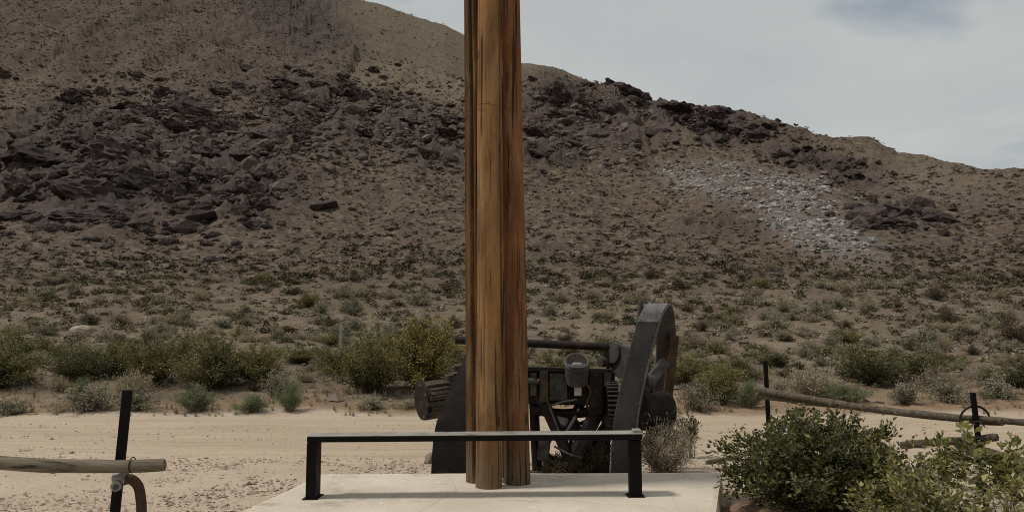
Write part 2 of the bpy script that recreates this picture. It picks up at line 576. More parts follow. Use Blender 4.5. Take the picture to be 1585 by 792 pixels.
M = {
    'terrain': mat_terrain(), 'road': mat_road(), 'concrete': mat_concrete(),
    'rock_dark': mat_stone('dark_rock', (0.030, 0.022, 0.021), (0.075, 0.056, 0.051), (0.16, 0.128, 0.112), 0.9, 0.8),
    'boulder': mat_stone('boulder_rock', (0.030, 0.022, 0.021), (0.072, 0.051, 0.048), (0.15, 0.115, 0.105), 4.0, 1.0),
    'rubble': mat_stone('rubble', (0.060, 0.045, 0.039), (0.15, 0.117, 0.099), (0.30, 0.25, 0.215), 0.9, 0.5),
    'slope_stone': mat_stone('slope_stone', (0.11, 0.085, 0.066), (0.24, 0.19, 0.145), (0.40, 0.335, 0.265), 2, 0.5),
    'rock_pale': mat_stone('pale_rock', (0.15, 0.135, 0.125), (0.32, 0.30, 0.285), (0.50, 0.475, 0.455), 0.9, 0.4),
    'pebble': mat_stone('pebble', (0.27, 0.195, 0.15), (0.40, 0.305, 0.235), (0.19, 0.14, 0.115), 8, 0.3),
    'stone': mat_stone('field_stone', (0.30, 0.24, 0.19), (0.42, 0.35, 0.28), (0.2, 0.16, 0.13), 4, 0.5),
    'creosote': mat_leaf('creosote_leaf', (0.040, 0.042, 0.015), (0.34, 0.31, 0.115), 0.6, 0.3),
    'creosote_gold': mat_leaf('creosote_leaf_yellow', (0.050, 0.047, 0.015), (0.38, 0.31, 0.095), 0.6, 0.3),
    'dark_leaf': mat_leaf('dark_green_leaf', (0.032, 0.037, 0.014), (0.20, 0.19, 0.075), 0.6, 0.25),
    'green': mat_leaf('green_brush_leaf', (0.085, 0.115, 0.052), (0.30, 0.34, 0.18), 0.7, 0.25),
    'sage': mat_leaf('sage_leaf', (0.14, 0.128, 0.088), (0.42, 0.39, 0.28), 0.8, 0.15),
    'straw': mat_leaf('dry_straw', (0.17, 0.135, 0.085), (0.48, 0.41, 0.28), 0.85, 0.15),
    'straw_pale': mat_leaf('pale_straw', (0.28, 0.235, 0.165), (0.56, 0.49, 0.37), 0.85, 0.3, 0.1, 0.0),
    'brown_brush': mat_leaf('brown_brush', (0.065, 0.050, 0.032), (0.20, 0.158, 0.10), 0.8, 0.15),
    'near_leaf': mat_leaf('near_leaf', (0.018, 0.022, 0.007), (0.180, 0.170, 0.055), 0.4, 0.22, 0.5, 0.0),
    'near_leaf_light': mat_leaf('near_leaf_light', (0.050, 0.055, 0.016), (0.34, 0.31, 0.105), 0.45, 0.28, 0.5, 0.0),
    'twig': mat_leaf('twig', (0.055, 0.042, 0.030), (0.13, 0.105, 0.075), 0.9, 0.0),
    'twig_pale': mat_leaf('twig_pale', (0.15, 0.125, 0.09), (0.27, 0.235, 0.175), 0.9, 0.0),
    'far_scrub': mat_far_scrub('far_scrub', [(0.0, (0.045, 0.038, 0.024)), (0.4, (0.090, 0.076, 0.047)), (0.75, (0.15, 0.128, 0.082)), (1.0, (0.27, 0.235, 0.165))]),
    'pole_a': mat_wood_pole('pole_wood_front', 1.0, 1.72), 'pole_b': mat_wood_pole('pole_wood_side', 2.3, 1.15, 0.82), 'pole_c': mat_wood_pole('pole_wood_rear', 4.1, 0.7),
    'grey_wood': mat_grey_wood('weathered_wood'),
    'dark_log': mat_grey_wood('dark_weathered_log', (1.2, 14, 14), 0.62),
    'black_steel': mat_metal('black_painted_steel', (0.0030, 0.0022, 0.0020), (0.006, 0.0045, 0.004), 0.6, 0.0, 5, (0.012, 0.008, 0.006), 0.5, 0.12),
    'lit_steel': mat_metal('lit_steel_top', (0.20, 0.18, 0.16), (0.33, 0.30, 0.265), 0.6, 0.0, 5, (0.10, 0.075, 0.06), 0.8),  # pale grey puts the light from above into the rail top's colour
    'iron': mat_metal('rusted_iron', (0.008, 0.0055, 0.0048), (0.019, 0.013, 0.011), 0.65, 0.0, 6, (0.050, 0.026, 0.016), 0.7, 0.2),
    'iron_grey': mat_metal('grey_iron', (0.032, 0.029, 0.027), (0.085, 0.078, 0.072), 0.6, 0.0, 6, (0.022, 0.014, 0.011), 0.7, 0.2),
    'iron_band': mat_metal('iron_band', (0.022, 0.016, 0.015), (0.045, 0.035, 0.033), 0.5, 0.0, 5, (0.016, 0.009, 0.007), 0.8, 0.35),
    'strap_top': mat_metal('lit_strap', (0.11, 0.108, 0.105), (0.20, 0.195, 0.19), 0.55, 0.0, 7, (0.06, 0.05, 0.045), 0.6, 0.3),  # separate top section; its paler grey has the light on it painted in
    'rust': mat_metal('brown_rust', (0.045, 0.028, 0.018), (0.085, 0.055, 0.036), 0.85, 0.0, 7, (0.022, 0.013, 0.009), 0.6, 0.15),
    'galv': mat_metal('galvanised', (0.20, 0.19, 0.175), (0.36, 0.34, 0.31), 0.55, 0.3, 9, (0.08, 0.06, 0.05), 0.4),
    'paper': mat_metal('pale_plate', (0.42, 0.40, 0.36), (0.55, 0.53, 0.48), 0.7, 0.0, 12, (0.25, 0.22, 0.18), 0.4),
    'drum_wood': mat_grey_wood('drum_timber', (2, 12, 12), 0.5),
}

# ------------------------------------------------------------------ terrain
KD = np.array([-500, 0, 16.6, 18.0, 20, 24, 30, 38, 52, 75, 105, 140, 180, 260, 370, 520, 800, 1500.])
KZ = np.array([0, 0, 0.0, 0.16, 0.32, 0.80, 1.45, 2.35, 4.9, 9.3, 16.6, 27.5, 42, 86, 162, 275, 480, 900.])
_dd = np.linspace(-500, 1500, 20001)
_zz = np.interp(_dd, KD, KZ)
_sm = np.copy(_zz)
for _w in (11, 31, 61):
    ker = np.ones(_w) / _w
    _s = np.convolve(np.pad(_zz, _w // 2, mode='edge'), ker, 'valid')
    msk = np.clip((_dd - 17 - _w * .25) / (10 + _w), 0, 1)
    _sm = _sm * (1 - msk) + _s * msk


def zprof(y):
    return np.interp(y, _dd, _sm)


RA = np.array([(-500, -190), (0, -165), (300, -75), (420, -28), (470, 2), (500, 30), (530, 60), (556, 84), (640, 104), (720, 124), (790, 126), (826, 126), (845, 122), (882, 120),
               (905, 131), (940, 129), (965, 126), (1000, 146), (1040, 158), (1120, 168), (1190, 186), (1240, 198), (1300, 213), (1340, 216), (1380, 221), (1430, 232), (1462, 242),
               (1520, 246), (1585, 250), (1750, 265), (2000, 300), (2400, 330)], float)
ra_a, ra_t = ray(RA[:, 0], RA[:, 1])
RB = np.array([(-400, 200), (200, 120), (400, 40), (480, 0), (520, -6), (545, 0), (575, 5), (600, 12), (640, 28), (672, 38), (690, 42), (720, 58), (770, 82), (808, 99), (835, 100), (862, 106), (900, 120), (925, 132), (1000, 170), (1300, 300), (1700, 420)], float)
rb_a, rb_t = ray(RB[:, 0], RB[:, 1])
_tp = (zprof(_dd[_dd > 60]) - CAMZ) / _dd[_dd > 60]
_dp = _dd[_dd > 60]


def height(x, y):
    x = np.asarray(x, float); y = np.asarray(y, float)
    ys = np.maximum(y, 5.0)
    a = np.clip(x / ys, -0.95, 0.95)
    far = np.clip((y - 40) / 110.0, 0, 2.2)
    z = zprof(y)
    near = np.clip((y - 17) / 6.0, 0, 1)
    z = z + near * 0.16 * fbm(x / 3.5, y / 3.5, None, 3, 3) * np.clip(y / 30, 0.6, 2.0)
    z = z + far * (2.1 * fbm(x / 46, y / 60, None, 3, 11) + 0.75 * fbm(x / 11, y / 14, None, 3, 23))
    # drainage lines that run down the slope
    g = np.abs(vnoise(x / 26 + 0.4 * vnoise(x / 30, y / 40, None, 5), y / 140, None, 31))
    z = z - far * 1.3 * np.clip(0.22 - g, 0, 1) / 0.22
    T = np.interp(a, ra_a, ra_t)
    dr = np.interp(T, _tp, _dp)
    zr = CAMZ + T * dr
    cap = np.where(y > dr, zr - 0.30 * (y - dr), zr + 1.2 * (dr - y))
    k = 1.0
    h = np.clip(0.5 + 0.5 * (cap - z) / k, 0, 1)
    zA = cap * (1 - h) + z * h - k * h * (1 - h)
    TB = np.interp(a, rb_a, rb_t)
    dB = 470.0
    zB = CAMZ + TB * dB - 0.85 * (np.sqrt((y - dB) ** 2 + 60) - 7.7) + 0.8 * fbm(x / 18, y / 25, None, 3, 41)
    zB = np.where(y > 330, zB, -50)
    return np.where(y > 150, np.maximum(zA, zB), zA)


BUMPS = []
_height0 = height


def height(x, y):
    z = _height0(x, y)
    for (bx, by, rx, ry, h) in BUMPS:
        z = z + h * np.exp(-(((x - bx) / rx) ** 2 + ((y - by) / ry) ** 2) ** 1.5)
    return z


def slope_hit(u, v):
    a, t = ray(u, v)
    ys = np.linspace(60, 420, 2500)
    zs = height(a * ys, ys)
    k = int(np.argmax(zs >= CAMZ + t * ys))
    return float(a * ys[k]), float(ys[k])


_b = []
for (u, v, rpx, h) in ((120, 300, 120, 5.0), (60, 250, 70, 3.0), (190, 240, 80, 3.5), (265, 300, 34, 2.6), (385, 292, 38, 2.4), (300, 170, 40, 2.0), (420, 205, 60, 2.5), (535, 142, 30, 2.2), (870, 165, 50, 3.0), (700, 195, 30, 1.5)):
    bx, by = slope_hit(u, v)
    _b.append((bx, by + 3, rpx * by / F, rpx * by / F * 0.9, h))
BUMPS = _b


def ell(u, v, c, r, ang=0.0, soft=0.35):
    ca, sa = math.cos(math.radians(ang)), math.sin(math.radians(ang))
    du, dv = u - c[0], v - c[1]
    p = (du * ca + dv * sa) / r[0]; q = (-du * sa + dv * ca) / r[1]
    e = np.sqrt(p * p + q * q)
    return np.clip((1 + soft - e) / (2 * soft), 0, 1)


# kinds of ground, laid out on the slope by where each band of rock crops out
def masks(x, y, z):
    u, v = pix(x, np.maximum(y, 3), z)
    u = u + 16 * fbm(x / 9, y / 12, None, 3, 61); v = v + 9 * fbm(x / 9, y / 12, None, 3, 67)
    far = y > 60
    rock = np.zeros_like(u)
    for c, r, an in (((130, 265), (190, 82), 8), ((300, 255), (170, 75), 14), ((490, 170), (130, 42), 18), ((640, 205), (120, 42), 14), ((120, 190), (110, 34), 0),
                     ((905, 175), (100, 50), 25), ((1085, 185), (125, 28), 14), ((1280, 258), (95, 20), 14), ((860, 232), (60, 20), 0), ((1385, 337), (75, 17), 4),
                     ((1110, 352), (60, 20), 6), ((455, 20), (120, 62), 36), ((1005, 205), (30, 13), 0)):
        rock = np.maximum(rock, ell(u, v, c, r, an) * (0.6 if c[0] in (1385, 1110) else 1.0))
    rock = np.maximum(rock, 0.62 * ell(u, v, (190, 45), (340, 95), 4) * np.clip(0.75 + 0.9 * fbm(x / 14, y / 20, None, 3, 65), 0, 1))
    pale = np.maximum(ell(u, v, (1165, 290), (135, 30), 7), ell(u, v, (1245, 338), (125, 42), 33))
    pale = np.maximum(pale, ell(u, v, (1310, 395), (45, 16), 20))
    pale = np.maximum(pale, 0.28 * ell(u, v, (1480, 300), (110, 18), 8))
    pale = pale * np.clip(0.95 + 0.8 * fbm(x / 5, y / 7, None, 3, 63), 0.25, 1.0)
    tan = np.maximum(ell(u, v, (640, 118), (150, 26), 9), 0.15 * ell(u, v, (90, 60), (200, 70), -10))
    tan = np.maximum(tan, 0.6 * ell(u, v, (1420, 262), (150, 30), 8))
    tan = np.where(y > 330, np.where(u > 470, 1.0, tan), tan)
    return rock * far, pale * far * 0.9, tan * far


def build_terrain():
    front = np.radians(np.linspace(-41, 41, 500))
    rest = np.radians(np.linspace(41, 319, 70))[1:-1]
    ang = np.concatenate([front, rest])
    r = np.concatenate([[0.0], np.geomspace(2.5, 640, 440), np.geomspace(660, 5000, 14)])
    A, R_ = np.meshgrid(ang, r)
    x = np.sin(A) * R_; y = np.cos(A) * R_
    z = height(x, y)
    rock, pale, tan = masks(x, y, z)
    z = z + np.where(y > 60, rock * (2.2 * (1 - np.abs(fbm(x / 5.5, y / 8, None, 3, 71))) ** 2 + 0.55 * fbm(x / 1.5, y / 2.2, None, 3, 73, 0.6) - 0.9), 0)
    z = z + np.where((y > 18), 0.05 * np.clip(y / 30, 1, 4) * fbm(x / 0.9, y / 1.2, None, 3, 77), 0.012 * fbm(x / 0.5, y / 0.5, None, 3, 79))
    edge = 17.2 + 0.35 * fbm(x / 2.2, y * 0, None, 3, 83)
    lot = np.clip((edge - y) / 0.5 + 0.5, 0, 1) * np.where(y > -200, 1, 1)
    bank = np.clip(1 - (y - edge) / (4.5 + 5 * np.clip(fbm(x / 5, y / 5, None, 2, 87), -0.5, 1)), 0, 1) * (1 - lot)
    low = np.clip((62 - y) / 30, 0, 1) * (0.7 + 0.3 * fbm(x / 6, y / 6, None, 2, 89))
    nr, na = A.shape
    idx = np.arange(nr * na).reshape(nr, na)
    i2 = np.roll(idx, -1, axis=1)
    q = np.stack([idx[:-1], idx[1:], i2[1:], i2[:-1]], -1).reshape(-1, 4)[:, ::-1]
    q = q[na:]
    tri = np.stack([idx[0], i2[1], idx[1]], -1)
    verts = np.stack([x, y, z], -1).reshape(-1, 3)
    me = mesh_np('terrain', verts, [q, tri], True, {'rock': rock.ravel(), 'pale': pale.ravel(), 'tan': tan.ravel(), 'lot': lot.ravel(), 'bank': bank.ravel(), 'low': low.ravel()})
    fl = rock.ravel()[np.concatenate([q[:, 0], tri[:, 0]])] < 0.3
    me.polygons.foreach_set('use_smooth', fl)
    o = link('terrain', me, M['terrain'])
    o['kind'] = 'structure'
    o['label'] = 'gravel lot and brown desert hillside rising behind it'
    return o


terrain = build_terrain()


def build_road():
    xs = np.linspace(-40, 40, 260); ts = np.linspace(0, 1, 26)
    X, Tt = np.meshgrid(xs, ts)
    y1 = 16.75 + 0.22 * fbm(X / 1.8, X * 0, None, 4, 91) + 0.014 * X + np.clip(X - 3, 0, 40) * 0.03
    y0 = 11.6 + 0.7 * fbm(X / 4, X * 0 + 5, None, 3, 93)
    Y = y0 + (y1 - y0) * Tt
    crown = 0.05 * np.sin(np.clip(Tt, 0, 1) * math.pi)
    Z = np.maximum(height(X, Y), 0) + 0.006 + crown - 0.035 * (np.exp(-((Tt - 0.30) / 0.05) ** 2) + np.exp(-((Tt - 0.62) / 0.05) ** 2)) + 0.008 * fbm(X / 0.8, Y / 0.5, None, 3, 95)
    Z[0] = -0.03; Z[-1] = height(X[-1], Y[-1]) - 0.03
    nr, nc = X.shape
    idx = np.arange(nr * nc).reshape(nr, nc)
    q = np.stack([idx[:-1, :-1], idx[:-1, 1:], idx[1:, 1:], idx[1:, :-1]], -1).reshape(-1, 4)
    o = link('dirt_road', mesh_np('dirt_road', np.stack([X, Y, Z], -1).reshape(-1, 3), q, True), M['road'])
    o['kind'] = 'structure'
    o['label'] = 'smooth pale dirt road running along the foot of the slope'
    return o


build_road()

# ------------------------------------------------------------------ rocks
def ico(sub):
    t = (1 + 5 ** .5) / 2
    v = np.array([(-1, t, 0), (1, t, 0), (-1, -t, 0), (1, -t, 0), (0, -1, t), (0, 1, t), (0, -1, -t), (0, 1, -t), (t, 0, -1), (t, 0, 1), (-t, 0, -1), (-t, 0, 1)], float)
    f = [(0, 11, 5), (0, 5, 1), (0, 1, 7), (0, 7, 10), (0, 10, 11), (1, 5, 9), (5, 11, 4), (11, 10, 2), (10, 7, 6), (7, 1, 8), (3, 9, 4), (3, 4, 2), (3, 2, 6), (3, 6, 8), (3, 8, 9), (4, 9, 5), (2, 4, 11), (6, 2, 10), (8, 6, 7), (9, 8, 1)]
    v = [p / np.linalg.norm(p) for p in v]
    for _ in range(sub):
        cache, nf = {}, []
        def mid(a, b):
            k = (min(a, b), max(a, b))
            if k not in cache:
                m = v[a] + v[b]; v.append(m / np.linalg.norm(m)); cache[k] = len(v) - 1
            return cache[k]
        for a, b, c in f:
            ab, bc, ca = mid(a, b), mid(b, c), mid(c, a)
            nf += [(a, ab, ca), (b, bc, ab), (c, ca, bc), (ab, bc, ca)]
        f = nf
    return np.array(v), np.array(f, np.int32)


ICO = [ico(0), ico(1), ico(2), ico(3)]


def rock_shape(sub, rng, cuts=8, rough=0.12):
    v, f = ICO[sub]
    v = v.copy()
    for _ in range(cuts):
        n = rng.normal(size=3); n /= np.linalg.norm(n)
        h = rng.uniform(0.45, 0.85)
        d = v @ n - h
        v -= np.outer(np.maximum(d, 0) * 0.92, n)
    s = rng.uniform(0, 50)
    v *= (1 + rough * fbm(v[:, 0] * 1.8 + s, v[:, 1] * 1.8, v[:, 2] * 1.8, 4, 101))[:, None]
    return v, f


def scatter_mesh(variants, pos, scl, rot, tint, which):
    """join many copies of a few shapes into one set of arrays"""
    V, Fc, T_, base = [], [], [], 0
    for k, (v, f) in enumerate(variants):
        i = np.where(which == k)[0]
        if not len(i):
            continue
        c, s = np.cos(rot[i]), np.sin(rot[i])
        vv = v[None] * scl[i][:, None, :]
        x = vv[..., 0] * c[:, None] - vv[..., 1] * s[:, None]
        y = vv[..., 0] * s[:, None] + vv[..., 1] * c[:, None]
        w = np.stack([x, y, vv[..., 2]], -1) + pos[i][:, None, :]
        V.append(w.reshape(-1, 3))
        Fc.append((f[None] + (np.arange(len(i)) * len(v))[:, None, None] + base).reshape(-1, f.shape[1]))
        T_.append(np.repeat(tint[i], len(v)))
        base += len(i) * len(v)
    return np.concatenate(V), np.concatenate(Fc), np.concatenate(T_)


def slope_points(n, rng, dmin, dmax, amax=0.72):
    """random spots on the slope, even in area"""
    y = np.sqrt(rng.uniform(dmin ** 2, dmax ** 2, n))
    a = rng.uniform(-amax, amax, n)
    x = a * y
    z = height(x, y)
    return x, y, z


def on_view_side(x, y, z):
    """spots on the slope that face the road (not behind the ridge)"""
    T = np.interp(x / y, ra_a, ra_t)
    dr = np.interp(T, _tp, _dp)
    return (y < dr + 1.0)


# boulders: an outcrop is one thing whose boulders are its parts
BOULDER = []
for k in range(14):
    rng = np.random.default_rng(200 + k)
    v, f = rock_shape(3, rng, 10, 0.2)
    rid = np.abs(fbm(v[:, 0] * 2.2 + k, v[:, 1] * 2.2, v[:, 2] * 3.4, 4, 131, 0.6))
    v = v * (1.12 - 0.42 * np.clip(0.45 - rid, 0, 1) + 0.07 * fbm(v[:, 0] * 6 + k, v[:, 1] * 6, v[:, 2] * 8, 3, 133, 0.65))[:, None]
    BOULDER.append(mesh_np('boulder', v, f, False, {'tint': np.zeros(len(v))}))
    BOULDER[-1].materials.append(M['boulder'])


def outcrop(name, label, boulders, seed, n_small, cen, rad, ang, mat='rubble'):
    """boulders: list of (u, v, half width px, half height px, tilt degrees)"""
    rng = np.random.default_rng(seed)
    pts = []
    for (u, v, ru, rv, tilt) in boulders:
        a, t = ray(u, v + rv * 0.5)
        ys = np.linspace(60, 420, 1500)
        zs = height(a * ys, ys)
        hit = np.argmax(zs >= CAMZ + t * ys)
        if hit == 0:
            hit = int(np.argmax((zs - CAMZ) / ys))
        pts.append((float(a * ys[hit]), float(ys[hit]), float(zs[hit]), ru, rv, tilt))
    base = Vector((np.mean([p[0] for p in pts]), np.mean([p[1] for p in pts]), np.min([p[2] for p in pts])))
    root = empty(name, base, label, 'outcrop')
    for (x, y, z, ru, rv, tilt) in pts:
        s = y / F
        o = link('boulder', BOULDER[rng.integers(len(BOULDER))], None, root)
        big = 0.86 if ru > 30 else 1.05
        hx, hz = ru * s * big, rv * s * big
        o.scale = (hx, hx * rng.uniform(0.7, 1.1), hz)
        o.rotation_euler = (rng.uniform(-.25, .25), math.radians(tilt), rng.uniform(-0.5, 0.5))
        o.location = Vector((x, y + hx * 0.25, z + hz * 0.15)) - base
    # smaller broken rock between the boulders
    uu = rng.normal(size=n_small) * 0.5; vv_ = rng.normal(size=n_small) * 0.5
    ca, sa = math.cos(math.radians(ang)), math.sin(math.radians(ang))
    U = cen[0] + uu * rad[0] * ca - vv_ * rad[1] * sa
    Vv = cen[1] + uu * rad[0] * sa + vv_ * rad[1] * ca
    ys = np.linspace(60, 400, 380)
    a, t = ray(U, Vv)
    zs = height(a[:, None] * ys[None], np.broadcast_to(ys[None], (n_small, 380)))
    ok = zs >= CAMZ + t[:, None] * ys[None]
    hit = np.argmax(ok, 1); good = hit > 0
    y = ys[hit][good]; x = a[good] * y; z = zs[np.arange(n_small), hit][good]
    n = len(x)
    var = [rock_shape(1 if k < 2 else 0, np.random.default_rng(seed + 50 + k), 6, 0.1) for k in range(6)]
    size = rng.lognormal(math.log(0.5), 0.55, n)
    scl = np.stack([size * rng.uniform(.8, 1.5, n), size * rng.uniform(.7, 1.2, n), size * rng.uniform(.45, .95, n)], -1)
    V, Fc, T_ = scatter_mesh(var, np.stack([x, y, z + 0.1 * size], -1), scl, rng.uniform(0, 6.28, n), rng.uniform(0, 1, n), rng.integers(0, 6, n))
    me = mesh_np('broken_rock', V - np.array(base), Fc, False, {'tint': T_})
    o = link('broken_rock', me, M[mat], root)
    o['kind'] = 'stuff'
    return root


rg = np.random.default_rng(5)


def jit(spots, n, spread, ru, rv, tilt, seed):
    """fill round listed spots with smaller boulders"""
    r = np.random.default_rng(seed)
    out = list(spots)
    for _ in range(n):
        c = spots[r.integers(len(spots))]
        k = r.uniform(0.35, 1.0)
        out.append((c[0] + r.normal() * spread[0], c[1] + r.normal() * spread[1], ru * k * r.uniform(.8, 1.3), rv * k * r.uniform(.8, 1.3), tilt + r.normal() * 14))
    return out


outcrop('rock_outcrop', 'large dark humped rock outcrop low on the hillside at the far left',
        jit([(120, 285, 75, 50, 12), (60, 235, 55, 32, 4), (165, 225, 60, 30, 18), (75, 325, 60, 22, 0), (190, 322, 62, 26, 6), (265, 298, 32, 28, 16), (215, 275, 45, 30, 22), (30, 285, 40, 34, 0), (130, 335, 50, 16, 0), (20, 330, 40, 18, 0), (375, 288, 34, 24, 10), (330, 300, 24, 17, 12), (395, 308, 24, 13, 8)], 75, (34, 22), 18, 12, 12, 301),
        301, 1600, (190, 265), (210, 85), 8, 'rock_dark')
outcrop('rock_outcrop', 'broken brownish rock ledges above the dark humped outcrop',
        jit([(105, 150, 20, 13, 0), (250, 145, 24, 12, 8), (300, 165, 30, 22, 20), (355, 190, 36, 16, 38), (270, 195, 28, 16, 10), (420, 205, 40, 22, 22), (340, 140, 22, 10, 10), (230, 175, 22, 13, 6), (470, 210, 32, 18, 20), (330, 235, 34, 18, 14), (380, 245, 28, 14, 14), (190, 165, 22, 10, 0)], 80, (44, 20), 15, 8, 18, 302),
        302, 1900, (320, 195), (230, 70), 10, 'rubble')
outcrop('rock_outcrop', 'jagged dark ledge on the skyline shoulder left of the wooden poles',
        jit([(440, 122, 20, 8, 10), (490, 130, 16, 9, 10), (535, 138, 26, 20, 14), (555, 150, 16, 12, 20), (460, 150, 26, 10, 20), (500, 165, 26, 9, 24), (590, 170, 22, 8, 16), (640, 190, 20, 8, 16), (695, 185, 22, 12, 24), (700, 205, 24, 9, 24), (560, 205, 20, 7, 12)], 70, (40, 16), 12, 6, 20, 303),
        303, 1900, (590, 190), (170, 60), 14, 'rubble')
outcrop('rock_outcrop', 'pinkish brown slabby crag on the ridge right of the wooden poles',
        jit([(855, 142, 36, 24, 14), (890, 150, 26, 22, 28), (915, 180, 34, 14, 36), (870, 172, 30, 18, 22), (945, 168, 26, 20, 20), (960, 130, 22, 9, 8), (975, 140, 26, 12, 14), (835, 205, 34, 12, 26), (845, 235, 30, 14, 4), (890, 222, 26, 12, 8), (1000, 160, 24, 10, 16), (905, 132, 10, 6, 0), (940, 130, 10, 6, 0)], 30, (30, 18), 13, 8, 24, 304),
        304, 1300, (910, 190), (110, 60), 20, 'rubble')
outcrop('rock_outcrop', 'low dark rocky crest along the ridge against the sky',
        jit([(1060, 170, 30, 10, 12), (1105, 175, 34, 12, 12), (1128, 172, 20, 11, 8), (1160, 192, 30, 15, 16), (1180, 205, 22, 15, 10), (1120, 195, 40, 10, 14), (1020, 204, 20, 9, 0), (1030, 165, 12, 6, 10), (1055, 160, 9, 5, 10), (1085, 166, 9, 5, 10)], 26, (34, 10), 12, 6, 12, 305),
        305, 500, (1100, 190), (130, 34), 12, 'rock_dark')
outcrop('rock_outcrop', 'thin dark band of rock running down the right end of the ridge',
        jit([(1215, 242, 32, 9, 12), (1255, 255, 30, 9, 12), (1295, 262, 30, 10, 12), (1335, 272, 22, 8, 14), (1240, 235, 20, 6, 12)], 18, (28, 8), 10, 5, 12, 306),
        306, 200, (1270, 258), (95, 24), 13, 'rock_dark')
outcrop('rock_outcrop', 'small dark rock patch right of the pale scree',
        jit([(1365, 338, 9, 3, 4), (1400, 335, 10, 4, 4), (1440, 343, 8, 3, 4), (1345, 330, 7, 3, 0)], 12, (24, 7), 5, 3, 4, 307),
        307, 180, (1390, 338), (75, 20), 4, 'rock_dark')


# eight-sided chip for stones too small to show facets
OC = (np.array([(1, 0, 0), (-1, 0, 0), (0, 1, 0), (0, -1, 0), (0, 0, 1), (0, 0, -1)], float), np.array([(0, 2, 4), (2, 1, 4), (1, 3, 4), (3, 0, 4), (2, 0, 5), (1, 2, 5), (3, 1, 5), (0, 3, 5)], np.int32))
CHIPS = [(OC[0] * np.random.default_rng(440 + i).uniform(.7, 1.3, (6, 1)) + np.random.default_rng(450 + i).normal(size=(6, 3)) * .18, OC[1]) for i in range(6)]


def rubble_field(name, label, mat, n, seed, maskfn, size, dmin=70, dmax=420, arange=None, chips=False):
    rng = np.random.default_rng(seed)
    x, y, z = slope_points(n, rng, dmin, dmax)
    if arange:
        x = rng.uniform(arange[0], arange[1], n) * y
        z = height(x, y)
    keep = on_view_side(x, y, z)
    rock, pale, tan = masks(x, y, z)
    keep &= rng.uniform(0, 1, n) < maskfn(rock, pale, tan)
    x, y, z = x[keep], y[keep], z[keep]
    n = len(x)
    var = CHIPS if chips else [rock_shape(0, np.random.default_rng(seed + k), 6, 0.1) for k in range(6)]
    s = rng.lognormal(math.log(size), 0.45, n)
    scl = np.stack([s * rng.uniform(.8, 1.6, n), s * rng.uniform(.7, 1.2, n), s * rng.uniform(.45, .9, n)], -1)
    V, Fc, T_ = scatter_mesh(var, np.stack([x, y, z], -1), scl, rng.uniform(0, 6.28, n), rng.uniform(0, 1, n), rng.integers(0, 6, n))
    o = link(name, mesh_np(name, V, Fc, False, {'tint': T_}), M[mat])
    return tag(o, label, 'rocks', None, 'stuff')


rubble_field('rubble', 'brown broken stones strewn all over the hillside', 'rubble', 50000, 411, lambda r, p, t: 0.28 + 0.6 * r - 0.12 * t, 0.25)
rubble_field('slope_stones', 'small pale and brown stones littering the foot of the slope', 'slope_stone', 15000, 415, lambda r, p, t: 0.6 + 0 * r, 0.075, 18.5, 85, None, True)
rubble_field('scree', 'pale grey scree spilling down the right side of the hill', 'rock_pale', 34000, 421, lambda r, p, t: np.clip(p * 1.15 - 0.12, 0, 1) ** 1.6 * 0.62, 0.25, 80, 190, (0.12, 0.56))

# pebbles over the gravel lot
def pebbles():
    rng = np.random.default_rng(431)
    n = 74000
    y = rng.uniform(4.2, 15.8, n) ** 1.0
    x = rng.uniform(-0.75, 0.75, n) * y
    dens = np.clip(0.62 + 0.6 * fbm(x / 1.3, y / 1.0, None, 3, 433), 0.12, 1) * np.clip((12.6 - y) / 2.2, 0.07, 1)
    k = rng.uniform(0, 1, n) < dens
    x, y = x[k], y[k]; n = len(x)
    s = np.clip(rng.lognormal(math.log(0.0095), 0.55, n), 0.005, 0.045)
    var = CHIPS
    scl = np.stack([s * rng.uniform(.9, 1.7, n), s * rng.uniform(.8, 1.2, n), s * rng.uniform(.35, .7, n)], -1)
    V, Fc, T_ = scatter_mesh(var, np.stack([x, y, np.maximum(height(x, y), 0.0) + 0.002 + 0.056 * np.sin(np.clip((y - 11.7) / 5.05, 0, 1) * math.pi)], -1), scl, rng.uniform(0, 6.28, n), rng.uniform(0, 1, n), rng.integers(0, 6, n))
    o = link('gravel', mesh_np('gravel', V, Fc, False, {'tint': T_}), M['pebble'])
    tag(o, 'loose reddish gravel scattered over the dirt lot', 'gravel', None, 'stuff')


pebbles()

STONE = []
for k in range(5):
    v, f = rock_shape(2, np.random.default_rng(460 + k), 9, 0.1)
    STONE.append(mesh_np('stone', v, f, False, {'tint': np.zeros(len(v))}))
    STONE[-1].materials.append(M['stone'])


def stone(loc, size, k, label, rz=0.3):
    o = link('stone', STONE[k], None, None, loc)
    o.scale = size
    o.rotation_euler = (0.1, 0.15, rz)
    return tag(o, label, 'stone')


stone(G(664, 716) + Vector((0, 0, 0.05)), (0.10, 0.09, 0.13), 0, 'pale upright stone beside the left iron leg of the old machine')
stone(P(127, 512, 33), (0.5, 0.4, 0.26), 1, 'pale grey boulder among scrub at the foot of the slope at left')
stone(G(44, 698) + Vector((0, 0, 0.01)), (0.13, 0.06, 0.025), 2, 'flat dark stone on the gravel just above the left log rail')

# ------------------------------------------------------------------ concrete slab
SLZ = 0.25
c_bl, c_br, c_fr, c_fl = G(500, 732, SLZ), G(1117, 730, SLZ), G(1108, 790, SLZ), G(370, 791.5, SLZ)


